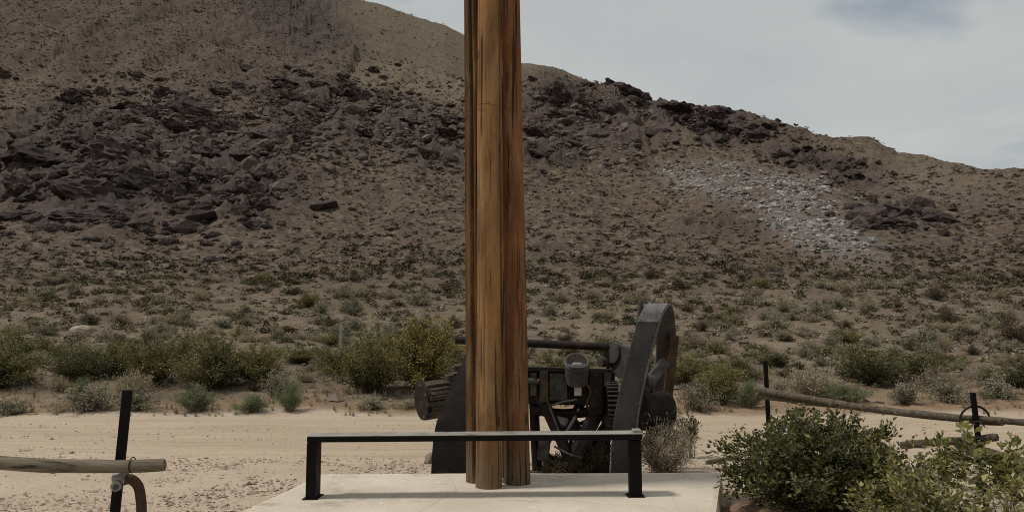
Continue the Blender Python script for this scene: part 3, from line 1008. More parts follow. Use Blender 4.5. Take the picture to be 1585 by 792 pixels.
def slab():
    rng = np.random.default_rng(77)
    nx, ny = 90, 44
    top = []
    for j in range(ny + 1):
        for i in range(nx + 1):
            s, t = i / nx, j / ny
            p = (c_fl * (1 - s) + c_fr * s) * (1 - t) + (c_bl * (1 - s) + c_br * s) * t
            top.append(p)
    top = np.array(top)
    jx = 0.004 * fbm(top[:, 0] * 6, top[:, 1] * 6, None, 3, 5)
    top[:, 2] += 0.0022 * fbm(top[:, 0] * 3, top[:, 1] * 3, None, 3, 6)
    # hairline joint across the right end of the slab
    ja, jb = np.array(G(1000, 762, SLZ)), np.array(G(1112, 759, SLZ))
    dj = np.abs((jb[0] - ja[0]) * (top[:, 1] - ja[1]) - (jb[1] - ja[1]) * (top[:, 0] - ja[0])) / np.linalg.norm((jb - ja)[:2])
    idx = np.arange((ny + 1) * (nx + 1)).reshape(ny + 1, nx + 1)
    rim = np.zeros(len(top), bool)
    for e in (idx[0], idx[-1], idx[:, 0], idx[:, -1]):
        rim[e] = True
    cen = top.mean(0)
    top[rim, 2] -= 0.006 + 0.006 * np.abs(fbm(top[rim, 0] * 9, top[rim, 1] * 9, None, 2, 8))
    ring = np.concatenate([idx[0, :-1], idx[:-1, -1], idx[-1, :0:-1], idx[:0:-1, 0]])
    v = [top]
    cur = ring; base = len(top); quads = [np.stack([idx[:-1, :-1], idx[:-1, 1:], idx[1:, 1:], idx[1:, :-1]], -1).reshape(-1, 4)]
    for dz in (0.03, 0.14, 0.32):
        rv = top[ring].copy()
        out = rv - cen; out[:, 2] = 0; out /= np.linalg.norm(out, axis=1)[:, None]
        rv += out * (0.006 + 0.006 * fbm(rv[:, 0] * 5, rv[:, 1] * 5, np.full(len(rv), dz * 9), 3, 9))[:, None]
        rv[:, 2] = SLZ - dz
        nw = base + np.arange(len(ring)); base += len(ring)
        quads.append(np.stack([cur, nw, np.roll(nw, -1), np.roll(cur, -1)], -1))
        v.append(rv); cur = nw
    me = mesh_np('concrete_slab', np.concatenate(v), quads, False)
    o = link('concrete_slab', me, M['concrete'])
    tag(o, 'low pale concrete slab carrying the wooden poles and black rail', 'slab')


slab()

# reddish earth heaped against the right side of the slab
def earth_heap():
    n = 60
    th = np.linspace(0, 2 * math.pi, n, endpoint=False); rr = np.linspace(0, 1, 22)
    A, R_ = np.meshgrid(th, rr)
    c = G(1170, 800)
    X = c.x + 0.12 + R_ * np.cos(A) * 0.62; Y = c.y + R_ * np.sin(A) * 0.75
    Z = 0.19 * (np.cos(np.clip(R_, 0, 1) * math.pi) * .5 + .5) + 0.025 * fbm(X * 5, Y * 5, None, 4, 3) * (1 - R_) - 0.02
    idx = np.arange(A.size).reshape(A.shape); i2 = np.roll(idx, -1, 1)
    q = np.stack([idx[:-1], idx[1:], i2[1:], i2[:-1]], -1).reshape(-1, 4)[n:]
    t = np.stack([idx[0], idx[1], i2[1]], -1)
    mt = NT('red_earth')
    col = mt.mix(mt.ramp(mt.noise(9, 6, .7), [(.35, 0), (.65, 1)]), (0.17, 0.10, 0.07), (0.34, 0.225, 0.165))
    m = mt.done(col, 0.95, mt.bump(mt.noise(22, 6, .75), 0.9, 0.03), spec=0.1)
    o = link('earth_heap', mesh_np('earth_heap', np.stack([X, Y, Z], -1).reshape(-1, 3), [q, t], True), m)
    tag(o, 'small heap of reddish earth at the right side of the slab', 'earth heap')


earth_heap()

# ------------------------------------------------------------------ wooden poles
def wooden_pole(label, u0, v0, d, dia, u_top, ztop, mat, seed, crack):
    base = P(u0, v0, d); base.z = SLZ - 0.02
    at = ray(u_top, 0)[0]
    zt0 = CAMZ + ray(u_top, 0)[1] * d           # height where the top of the photograph cuts the pole
    lean = (at * d - base.x) / (zt0 - base.z)
    nz, ns = 150, 64
    zs = np.linspace(base.z, ztop, nz); th = np.linspace(0, 2 * math.pi, ns, endpoint=False)
    TH, Z = np.meshgrid(th, zs)
    h = (Z - base.z)
    r = dia / 2 * (1 - 0.030 * h) * (1 + 0.035 * np.exp(-h / 0.25))
    cx, cy = np.cos(TH), np.sin(TH)
    r = r * (1 + 0.022 * fbm(cx * 1.4 + seed, cy * 1.4, Z * 0.5, 3, seed) + 0.004 * fbm(cx * 7 + seed, cy * 7, Z * 0.7, 3, seed + 3))
    for (ang, wid, dep, z0, z1) in crack:           # long drying splits
        c = ang + 0.10 * vnoise(Z * 0.7, Z * 0 + ang, None, seed + 9)
        dd = np.abs((TH - c + math.pi) % (2 * math.pi) - math.pi)
        fade = np.clip((Z - z0) / 0.3, 0, 1) * np.clip((z1 - Z) / 0.3, 0, 1)
        r = r - dep * np.clip(1 - dd / wid, 0, 1) ** 0.7 * fade
    rng = np.random.default_rng(seed)
    for _ in range(9):                              # knots stand a little proud
        kz, kt = rng.uniform(0.5, ztop), rng.uniform(math.pi, 2 * math.pi)
        dd = np.hypot(((TH - kt + math.pi) % (2 * math.pi) - math.pi) * dia / 2, (Z - kz) * 0.7)
        r = r + 0.007 * np.exp(-(dd / 0.022) ** 2)
    X = base.x + lean * h + r * cx - base.x; Y = r * cy
    vv = np.stack([X, Y, Z - base.z], -1).reshape(-1, 3)
    idx = np.arange(nz * ns).reshape(nz, ns); i2 = np.roll(idx, -1, 1)
    q = np.stack([idx[:-1], i2[:-1], i2[1:], idx[1:]], -1).reshape(-1, 4)
    vv = np.concatenate([vv, [[lean * (ztop - base.z), 0, ztop - base.z + 0.01]]])
    t = np.stack([idx[-1], np.roll(idx[-1], -1), np.full(ns, nz * ns)], -1)
    o = link('wooden_pole', mesh_np('wooden_pole', vv, [q, t], True), mat, None, base)
    return tag(o, label, 'pole', 'upright wooden poles on the slab')


D0 = G(756, 757, SLZ).y + 0.13
pi = math.pi
wooden_pole('thick front wooden pole with a long split down its left side', 756.5, 757, D0, 0.248, 755.5, 5.6, M['pole_a'], 3,
            [(2 * pi - 0.12, 0.12, 0.02, 0.2, 5.5), (pi + 0.62, 0.10, 0.030, 0.2, 5.5), (pi + 1.25, 0.035, 0.016, 0.9, 2.4), (2 * pi - 0.55, 0.05, 0.018, 1.7, 5.5), (pi + 1.9, 0.03, 0.012, 2.2, 3.6)])
wooden_pole('reddish brown wooden pole standing right of the front pole', 801, 754, D0 + 0.20, 0.258, 788.5, 5.6, M['pole_b'], 5,
            [(pi + 0.45, 0.18, 0.03, 0.2, 5.5), (2 * pi - 0.35, 0.08, 0.028, 0.2, 5.5), (pi + 1.1, 0.05, 0.016, 0.2, 1.1), (pi + 2.0, 0.03, 0.012, 1.2, 3.1)])
wooden_pole('dark split wooden pole half hidden behind the front pole at its left', 742, 751, D0 + 0.30, 0.262, 734.5, 5.6, M['pole_c'], 8,
            [(pi + 0.42, 0.07, 0.03, 0.2, 5.5), (pi + 1.2, 0.16, 0.050, 0.2, 5.5), (pi + 0.15, 0.05, 0.02, 1.5, 4.0)])

wooden_pole('hindmost wooden pole, added to keep the slits between the others dark', 794, 746, D0 + 0.56, 0.26, 779, 5.6, M['pole_c'], 13, [(pi + 0.9, 0.05, 0.02, 0.5, 4.0)])  # added behind the bundle to block the view through and darken the seams


def wire_binding():
    m = MB()
    z = P(757, 161, D0 - 0.13).z
    pts = []
    c1, c2, c3 = P(756.5, 161, D0), P(791, 161, D0 + .24), P(737, 161, D0 + .27)
    for k in range(40):
        an = 2 * pi * k / 40
        dv = Vector((math.cos(an), math.sin(an), 0))
        best = max((c1, 0.128), (c2, 0.123), (c3, 0.122), key=lambda q: q[0].xy.dot(dv.xy) + q[1])
        pts.append(Vector((best[0].x, best[0].y, z)) + dv * (best[1] + 0.006) + Vector((0, 0, 0.008 * math.sin(an * 2))))
    pts.append(pts[0])
    m.tube(pts, 0.0025, 6, False)
    m.tube([pts[22] + Vector((0, -0.01, 0)), pts[22] + Vector((-0.04, -0.06, 0.02)), pts[22] + Vector((-0.05, -0.08, 0.01))], 0.004, 6)
    tag(m.build('binding_wire', M['rust']), 'thin wire wrapped round the wooden poles high up', 'wire')


wire_binding()

# ------------------------------------------------------------------ black rail on the slab
def rail():
    dl, dr_ = G(480, 772.5, SLZ), G(985, 769, SLZ)
    root = empty('low_rail', Vector(((dl.x + dr_.x) / 2, dl.y, SLZ)), 'low black steel rail on two posts in front of the wooden poles', 'rail')
    W = 0.088; DEP = 0.20
    zl = P(480, 685, dl.y).z; zr = P(985, 681, dr_.y).z
    for (p, zt, dep) in ((dl, zl, DEP), (dr_, zr, 0.13)):
        m = MB()
        w = W if p is dl else 0.108
        m.box((p.x, p.y + dep / 2, (SLZ + zt) / 2 - 0.005), (w, dep, zt - SLZ + 0.012), None, 0.006)
        m.build('post', M['black_steel'], root)
        m = MB()
        m.box((p.x, p.y + dep / 2, SLZ + 0.003), (w + 0.05, dep + 0.05, 0.012), None, 0.003)
        m.build('base_plate', M['black_steel'], root)
    m = MB()
    a = Vector((dl.x - W / 2 - 0.003, dl.y + 0.10, zl + 0.029)); b = Vector((dr_.x + 0.058, dr_.y + 0.10, zr + 0.029))
    a.y += 0.03; b.y += 0.03
    m.bar(a, b, 0.265, 0.05, 0.004)
    m.build('beam', M['black_steel'], root)
    m = MB()
    m.bar(a + Vector((0.004, 0.002, 0.028)), b + Vector((-0.004, 0.002, 0.028)), 0.26, 0.006, 0.002)
    tag(m.build('top_plate', M['lit_steel'], root), 'top of the rail, made pale to show light from above')
    m = MB()
    m.box(b + Vector((-0.03, -0.02, 0.045)), (0.075, 0.12, 0.03), None, 0.005)
    m.build('end_cap', M['lit_steel'], root)


rail()

# ------------------------------------------------------------------ fences
def log(m, a, b, r0, r1, sag=0.0, seed=0, n=26, seg=16):
    a, b = Vector(a), Vector(b)
    path, rad = [], []
    for i in range(n):
        t = i / (n - 1)
        p = a.lerp(b, t)
        p.z += -sag * 4 * t * (1 - t) + 0.012 * float(fbm(np.array([t * 4 + seed]), np.array([1.0]), None, 3, seed)[0])
        path.append(p)
        e = 1.0 if 0 < i < n - 1 else 0.88
        rad.append((r0 + (r1 - r0) * t) * e)
    m.tube(path, rad, seg, True, 0.10, seed, 0.16)


def left_fence():
    d = 5.6
    g = P(180, 700, d); g.z = 0
    root = empty('fence', g, 'weathered log rail on a leaning black post with curved pipe at left', 'fence')
    top, mid = P(197.5, 603, d), P(178, 792, d)
    bot = top + (mid - top) * ((top.z + 0.25) / (top.z - mid.z))
    m = MB(); m.bar(bot, top, 0.066, 0.03, 0.005, up=(0, 1, 0)); m.build('post', M['black_steel'], root)
    m = MB(); log(m, P(-420, 668, d - 0.35), P(255, 719, d - 0.085), 0.052, 0.044, 0.07, 3); m.build('log_rail', M['grey_wood'], root, True)
    pts = [P(190, 743, d - 0.05), P(203, 741, d - 0.03), P(214, 752, d), P(218, 772, d), P(219, 800, d), P(219.5, 860, d)]
    pts[-1].z = -0.05
    m = MB(); m.tube(catmull(pts, 6), 0.034, 14); m.build('curved_pipe', M['rust'], root, True)
    m = MB()
    c = P(183, 744, d - 0.06)
    m.tube([c + Vector((-0.03, 0.03, 0.02)), c + Vector((0.05, 0.0, 0.02))], 0.042, 12)
    m.tube([P(179, 752, d - .16), P(180, 752, d - .05)], 0.034, 14)
    m.box(P(187, 740, d - .04), (0.09, 0.09, 0.035), Matrix.Rotation(0.3, 3, 'Y'), 0.008)
    m.build('clamp', M['galv'], root, True)
    m = MB(); m.tube([P(179, 753, d - .185), P(179.5, 753, d - .15)], 0.02, 6); m.build('bolt', M['iron_grey'], root)
    m = MB()
    p = P(205, 719, d - 0.10)
    ring = [p + Vector((0, 0.052 * math.cos(t), 0.052 * math.sin(t))) for t in np.linspace(0, 2 * pi, 17)]
    m.tube(ring, 0.004, 5, False); m.build('wire_loop', M['iron'], root)


left_fence()


def right_fence():
    dn, df = 8.0, 12.4
    g = P(1512, 700, dn); g.z = 0
    root = empty('fence', g, 'rustic fence of weathered logs on iron posts running off at right', 'fence')
    top, mid = P(1505.5, 607, dn), P(1519.5, 722, dn)
    bot = top + (mid - top) * ((top.z + 0.2) / (top.z - mid.z))
    m = MB(); m.bar(bot, top, 0.046, 0.04, 0.005, up=(0, 1, 0)); m.build('post', M['black_steel'], root)
    t2 = P(1184.5, 558, df); b2 = Vector((t2.x + 0.03, t2.y, -0.2))
    m = MB(); m.bar(b2, t2, 0.062, 0.05, 0.005, up=(0, 1, 0)); m.build('post', M['black_steel'], root)
    m = MB(); log(m, P(1170, 602, df - 0.10), P(1552, 652, dn - 0.12), 0.046, 0.040, 0.05, 11); m.build('log_rail', M['dark_log'], root, True)
    m = MB(); log(m, P(1172, 610, df - 0.02), P(1440, 640, dn + 0.95), 0.045, 0.04, 0.03, 12); m.build('log_rail', M['dark_log'], root, True)
    m = MB(); log(m, P(1395, 688, dn + 0.7), P(1544, 677, dn - 0.06), 0.043, 0.040, 0.0, 13); m.build('log_rail', M['dark_log'], root, True)
    m = MB(); log(m, P(1488, 690, dn + 0.10), P(1720, 742, dn - 0.9), 0.050, 0.045, 0.02, 14); m.build('log_rail', M['dark_log'], root, True)
    m = MB(); log(m, P(1488, 645, dn + 0.10), P(1740, 668, dn - 0.6), 0.032, 0.036, 0.0, 15); m.build('log_rail', M['dark_log'], root, True)
    ring = [P(1509 + 23 * math.cos(t), 650 - 22 * math.sin(t), dn + 0.04 + 0.05 * math.cos(t)) for t in np.linspace(-0.15, pi + 0.3, 22)]
    m = MB(); m.tube(ring, 0.011, 8); m.build('iron_hoop', M['iron'], root, True)
    m = MB()
    for (u, v) in ((1514, 655), (1517, 680)):
        p = P(u, v, dn)
        m.tube([p + Vector((0.05 * math.cos(t), 0.07 * math.sin(t), 0.03 * math.sin(2 * t))) for t in np.linspace(0, 2 * pi, 15)], 0.005, 5, False)
    m.build('wire_tie', M['iron_grey'], root)


right_fence()


def stake(label, u, v0, v1, d, w, mat):
    m = MB()
    a, b = P(u, v1, d), P(u + 0.6, v0, d)
    a.z = float(height(np.array([a.x]), np.array([d]))[0]) - 0.1
    m.bar(a, b, w, w * 0.6, 0.003, up=(0, 1, 0))
    tag(m.build('stake', mat), label, 'stake')


stake('thin pale stake in the scrub left of the big yellow-green bush', 527, 500, 540, 24, 0.10, M['galv'])
stake('left one of two dark stakes close together in the scrub at right', 1496.5, 547, 572, 27, 0.10, M['grey_wood'])
stake('right one of two dark stakes close together in the scrub at right', 1503, 549, 574, 27, 0.10, M['grey_wood'])

m_ = MB(); log(m_, G(1092, 720) + Vector((0.05, 0.1, 0.03)), G(1160, 708) + Vector((0, 0, 0.05)), 0.035, 0.03, 0, 21)
tag(m_.build('fallen_log', M['dark_log'], None, True), 'short dark log lying on the ground behind the slab corner', 'log')

# ------------------------------------------------------------------ old mining machine
def machine():
    D = 9.6
    g = P(860, 730, D); g.z = 0
    root = empty('mining_machine', g, 'old rusted iron mining machine with wide curved bands behind the poles', 'machine')

    def Q(u, v, dd=0.0):
        return P(u, v, D + dd)

    def gnd(p, z=-0.05):
        p.z = z
        return p

    # right band: a wide strap bent over the top
    def band(pts, w, name='curved_band', mat='iron_band'):
        m = MB()
        m.sweep(catmull(pts, 8), w, 0.024)
        return m.build(name, M[mat], root, True)

    wv = Vector((0.265, 0.13, 0.0))
    foot = gnd(Q(961, 740, -0.85))
    near = [foot, Q(966, 668, -.74), Q(976, 605, -.58), Q(990, 545, -.40), Q(1003, 500, -.24), Q(1010, 483, -.14), Q(1016, 474, 0.0), Q(1022, 472, .16), Q(1027, 478, .32), Q(1029, 491, .45), Q(1031, 525, .60), Q(1029, 580, .70), Q(1020, 650, .76), gnd(Q(1008, 700, .8), 0.3)]
    b = band(near, wv)
    b['label'] = 'wide dark iron strap bent over the top at the right end'
    cps = catmull(near[:8], 8)
    for side in (-0.42, 0.42):
        for k in range(3, len(cps) - 2, 5):
            p = Vector(cps[k]) + wv * side
            tdir = (Vector(cps[k + 1]) - Vector(cps[k - 1])).normalized()
            nn = tdir.cross(wv).normalized()
            if nn.y > 0: nn = -nn
            m = MB(); m.tube([p + nn * 0.008, p + nn * 0.022], [0.014, 0.009], 8); m.build('rivet', M['iron_grey'], b)
    m = MB()                                         # riveted edge angle of the right band
    edge = [Vector(p) + wv * 0.5 + Vector((0.012, -0.012, 0)) for p in catmull(near[:8], 8)]
    m.tube(edge, 0.014, 6); m.build('band_edge', M['iron_grey'], root, True)
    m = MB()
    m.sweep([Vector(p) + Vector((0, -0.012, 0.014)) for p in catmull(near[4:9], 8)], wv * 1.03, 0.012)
    tag(m.build('strap_top', M['strap_top'], root, True), 'separate strap section over the top, made paler for the light on it')
    m = MB()
    m.box(Q(990, 483, 0.12), (0.05, 0.12, 0.30), Matrix.Rotation(0.12, 3, 'Y'), 0.01)
    m.build('top_bracket', M['iron_grey'], root)
    # right wheel side: plate, spoke, hub
    m = MB()
    m.bar(Q(1044, 519, .56), Q(1028, 664, .56), 0.12, 0.06, 0.01, up=(0, 1, 0)); m.build('side_plate', M['rust'], root)
    m = MB()
    m.bar(Q(994, 603, .05), Q(1030, 560, .25), 0.13, 0.10, 0.012, up=(0, 1, 0)); m.build('spoke', M['iron_grey'], root)
    m = MB()
    m.bar(Q(1004, 600, .3), Q(1018, 690, .3), 0.10, 0.10, 0.012, up=(0, 1, 0)); m.build('spoke', M['iron'], root)
    m = MB()
    m.tube([Q(990, 636, .25), Q(1031, 634, .4)], 0.235, 24); m.build('hub', M['iron'], root, True)
    m = MB()
    m.tube([Q(1001, 590, .05), Q(1010, 590, .09)], 0.085, 16); m.build('hub_boss', M['iron_grey'], root, True)

    # left band
    wl_ = Vector((0.44, 0.05, 0))
    left = [gnd(Q(697, 740, -.75)), Q(703, 668, -.6), Q(722, 612, -.42), Q(742, 565, -.2), Q(758, 530, .02), Q(768, 520, .2), Q(776, 540, .4), Q(774, 620, .55), gnd(Q(766, 700, .62), 0.2)]
    b = band(left, wl_, mat='iron')
    b['label'] = 'dark iron strap leg at the left end, mostly hidden by the poles'
    m = MB()
    m.bar(Q(679, 660, -.5), Q(704, 645, -.4), 0.16, 0.02, 0.004, up=(0, 1, 0.4)); m.build('foot_plate', M['iron'], root)

    # wooden drum at the far left
    def stave_drum():
        c0, c1 = Q(653, 620, 0.1), Q(692, 614, 0.25)
        ax = (c1 - c0).normalized()
        m = MB(); m.tube([c0 + ax * .02, c1], 0.19, 20); dr = m.build('drum', M['iron'], root, True)
        xa = Vector((0, 0, 1)); xa = (xa - ax * xa.dot(ax)).normalized(); ya = ax.cross(xa)
        rng = random.Random(4)
        for k in range(22):
            an = 2 * pi * k / 22
            rad = xa * math.cos(an) + ya * math.sin(an)
            m = MB()
            off = rad * (0.20 + rng.uniform(-.012, .02))
            m.bar(c0 + off + ax * rng.uniform(-.03, .03), c1 + off + ax * rng.uniform(-.03, .02), 0.054, 0.04, 0.010, up=tuple(rad))
            m.build('stave', M['drum_wood'], dr)
        m = MB(); m.tube([c0 - ax * .012, c0 + ax * .035], 0.232, 22); m.build('end_disc', M['iron'], dr, True)
    stave_drum()
    for (p, q, w) in (((690, 586), (724, 580), .09), ((692, 600), (726, 596), .085), ((700, 571), (728, 566), .07)):
        m = MB(); m.bar(Q(*p, .15), Q(*q, .3), w, w * 1.1, 0.014); m.build('timber', M['drum_wood'], root)

    # top shaft and its supports
    m = MB(); m.tube([Q(705, 526, .25), Q(946, 537, .25)], 0.050, 16); m.build('shaft', M['iron'], root, True)
    m = MB(); m.bar(Q(941, 572, .25), Q(946, 530, .25), 0.05, 0.08, 0.01, up=(0, 1, 0)); m.build('shaft_bearing', M['iron'], root)

    def disc(u, v, r, w, dd, name, mat):
        m = MB(); c = Q(u, v, dd)
        m.tube([c - Vector((w / 2, .02, 0)), c + Vector((w / 2, .02, 0))], r, 26); return m.build(name, M[mat], root, True)
    disc(949, 545, 0.13, 0.05, .2, 'pulley', 'iron_grey')
    disc(964, 560, 0.20, 0.07, .12, 'pulley', 'iron_grey')
    disc(932, 560, 0.06, 0.06, .1, 'collar', 'iron_grey')
    # toothed pinion left of the right band
    c = Q(946, 624, -.05)
    m = MB(); m.tube([c - Vector((.07, 0, 0)), c + Vector((.07, 0, 0))], 0.24, 28); gear = m.build('gear', M['iron'], root, True)
    for k in range(30):
        an = 2 * pi * k / 30
        rad = Vector((0, math.cos(an), math.sin(an)))
        m = MB(); m.bar(c + rad * .25 - Vector((.07, 0, 0)), c + rad * .25 + Vector((.07, 0, 0)), .024, .045, 0.004, up=tuple(rad)); m.build('tooth', M['iron_grey'], gear)

    # body
    m = MB(); m.bar(Q(812, 570, -.05), Q(946, 574, -.05), .16, .05, .006); m.build('top_beam', M['iron'], root)
    m = MB(); m.bar(Q(812, 598, .12), Q(950, 600, .12), .25, .40, .01); m.build('body', M['iron'], root)
    m = MB(); m.bar(Q(842, 574, -.12), Q(842, 622, -.12), .10, .05, .006, up=(0, 1, 0)); m.build('upright', M['rust'], root)
    m = MB(); m.bar(Q(864, 577, -.10), Q(864, 619, -.10), .215, .03, .006, up=(0, 1, 0)); m.build('cover_plate', M['iron_grey'], root)
    m = MB(); m.bar(Q(826, 576, -.08), Q(826, 612, -.08), .07, .04, .006, up=(0, 1, 0)); m.build('upright', M['iron_grey'], root)
    m = MB(); m.bar(Q(922, 574, -.12), Q(922, 640, -.12), .16, .05, .006, up=(0, 1, 0)); m.build('upright', M['iron'], root)
    m = MB(); m.bar(Q(940, 576, -.1), Q(940, 598, -.1), .09, .06, .006, up=(0, 1, 0)); m.build('block', M['iron_grey'], root)
    m = MB(); m.bar(Q(894.5, 597, -.17), Q(894.5, 612, -.17), .085, .012, .002, up=(0, 1, 0)); m.build('name_plate', M['paper'], root)
    # tilted open cup on the body
    cb, ct = Q(893, 592, -.16), Q(893, 561, -.26)
    ax = (ct - cb).normalized()
    m = MB(); m.tube([cb, cb.lerp(ct, .4), ct], [.125, .138, .145], 24); cup = m.build('cup', M['iron_grey'], root, True)
    ya = ax.cross(Vector((1, 0, 0))).normalized()
    nn = (ax * .9 - Vector((0, .55, -.1))).normalized()
    e1 = Vector((1, 0, 0)); e2 = nn.cross(e1).normalized()
    m = MB(); m.tube([ct + (e1 * math.cos(t) + e2 * math.sin(t)) * .135 for t in np.linspace(0, 2 * pi, 25)], .022, 8, False); m.build('rim', M['iron_grey'], cup, True)
    m = MB(); m.tube([ct - nn * .015, ct + nn * .012], .128, 20); m.build('cup_bottom', M['iron'], cup)
    m = MB(); m.box(ct + nn * .02 - e2 * .05 * (1 if e2.z > 0 else -1), (.12, .05, .05), None, .015); m.build('debris', M['galv'], cup)

    # legs, braces and curved spokes under the body
    def strut(name, pts, r, mat='iron'):
        m = MB(); m.tube(catmull([Q(*p) for p in pts], 6), r, 8); m.build(name, M[mat], root, True)
    strut('brace', [(836, 612, 0), (850, 640, -.05), (874, 692, -.1), (880, 712, -.1)], .075)
    strut('brace', [(932, 622, 0), (915, 655, -.05), (892, 700, -.1), (880, 724, -.1)], .095)
    strut('brace', [(905, 618, .1), (880, 650, .08), (862, 680, .08)], .05)
    strut('curved_arm', [(846, 616, -.1), (858, 648, -.16), (866, 668, -.18), (874, 680, -.18)], .014, 'iron_grey')
    strut('curved_arm', [(850, 628, -.12), (870, 622, -.16), (894, 618, -.16)], .012, 'iron_grey')
    strut('curved_arm', [(858, 690, -.14), (880, 702, -.2), (900, 708, -.2)], .014, 'iron_grey')
    strut('arched_spoke', [(952, 640, .2), (930, 668, .2), (925, 700, .2), (930, 735, .2)], .05)
    strut('crossbar', [(822, 632, .05), (870, 640, .05), (940, 634, .05)], .06)
    strut('rod', [(896, 632, .02), (886, 652, .02), (876, 668, .02)], .022, 'galv')
    strut('leg', [(826, 600, .2), (828, 660, .2), (832, 740, .2)], .06)
    strut('leg', [(940, 600, .3), (938, 660, .3), (936, 742, .3)], .06)
    # spoked wheel under the body
    wc = Q(888, 658, .42)
    m = MB(); m.tube([wc + Vector((math.cos(t), 0.12 * math.cos(t), math.sin(t))) * 0.48 for t in np.linspace(0, 2 * pi, 41)], .030, 8, False); wh = m.build('spoked_wheel', M['iron'], root, True)
    for k in range(6):
        t0 = k * pi / 3 + 0.25
        pts = []
        for q in (0.08, 0.2, 0.34, 0.47):
            t = t0 + 0.5 * (q / 0.47) ** 2
            pts.append(wc + Vector((math.cos(t), 0.12 * math.cos(t), math.sin(t))) * q)
        m = MB(); m.tube(catmull(pts, 4), [.024] * 13, 8); m.build('spoke', M['iron'], wh, True)
    m = MB(); m.tube([wc + Vector((0, -.08, 0)), wc + Vector((0, .08, 0))], .085, 14); m.build('wheel_hub', M['iron_grey'], wh, True)
    for (u, v) in ((842, 580), (842, 616), (853, 580), (875, 581), (853, 615), (875, 615), (922, 580), (922, 606), (940, 579), (940, 594), (826, 580), (826, 607)):
        c = Q(u, v, -.155)
        m = MB(); m.tube([c, c + Vector((0, .05, 0))], .013, 6); m.build('bolt', M['iron_grey'], root)
    m = MB(); m.tube(catmull([Q(906, 590, -.2), Q(914, 606, -.24), Q(908, 626, -.22), Q(918, 640, -.15)], 6), .012, 7); m.build('pipe', M['rust'], root, True)
    m = MB(); m.tube([Q(818, 588, -.1), Q(835, 590, -.12)], .035, 10); m.build('pipe', M['iron_grey'], root, True)
    m = MB(); m.box(Q(868, 650, .05), (.17, .12, .13), Matrix.Rotation(.4, 3, 'Y'), .03); m.build('bearing_block', M['galv'], root)
    m = MB(); m.box(Q(860, 742, .0), (.9, .5, .16), None, .02); m.build('base_sill', M['drum_wood'], root)
    m = MB(); m.box(Q(842, 690, .02), (.14, .16, .34), Matrix.Rotation(.1, 3, 'Y'), .02); m.build('bearing_block', M['iron_grey'], root)


machine()

# ------------------------------------------------------------------ shrubs
def tube_tris(path, r0, r1, sides=3):
    n = len(path)
    path = np.asarray(path)
    t = np.gradient(path, axis=0); t /= np.linalg.norm(t, axis=1)[:, None] + 1e-9
    ref = np.array([0.31, 0.95, 0.05])
    xa = np.cross(t, ref); xa /= np.linalg.norm(xa, axis=1)[:, None] + 1e-9
    ya = np.cross(t, xa)
    r = np.linspace(r0, r1, n)[:, None, None]
    an = np.arange(sides) * 2 * math.pi / sides
    ring = path[:, None] + r * (np.cos(an)[None, :, None] * xa[:, None] + np.sin(an)[None, :, None] * ya[:, None])
    idx = np.arange(n * sides).reshape(n, sides); i2 = np.roll(idx, -1, 1)
    q = np.stack([idx[:-1], i2[:-1], i2[1:], idx[1:]], -1).reshape(-1, 4)
    return ring.reshape(-1, 3), q


def leaves_at(pos, dirs, ln, wd, rng, up=0.4, fold=False):
    """one pointed leaf (two triangles) at each spot"""
    n = len(pos)
    d = dirs + rng.normal(size=(n, 3)) * 0.7
    d[:, 2] += up * 0.5
    d /= np.linalg.norm(d, axis=1)[:, None] + 1e-9
    s = np.cross(d, rng.normal(size=(n, 3))); s /= np.linalg.norm(s, axis=1)[:, None] + 1e-9
    L = (ln * rng.uniform(.6, 1.35, n))[:, None]; W = (wd * rng.uniform(.6, 1.3, n))[:, None]
    nn = np.cross(d, s)
    lift = nn * W * 0.35
    v = np.stack([pos, pos + d * L * .5 + s * W * .5 + lift, pos + d * L, pos + d * L * .5 - s * W * .5 + lift], 1)
    i = np.arange(n)[:, None] * 4
    f = np.concatenate([i + np.array([[0, 1, 2]]), i + np.array([[0, 2, 3]])])
    return v.reshape(-1, 3), f


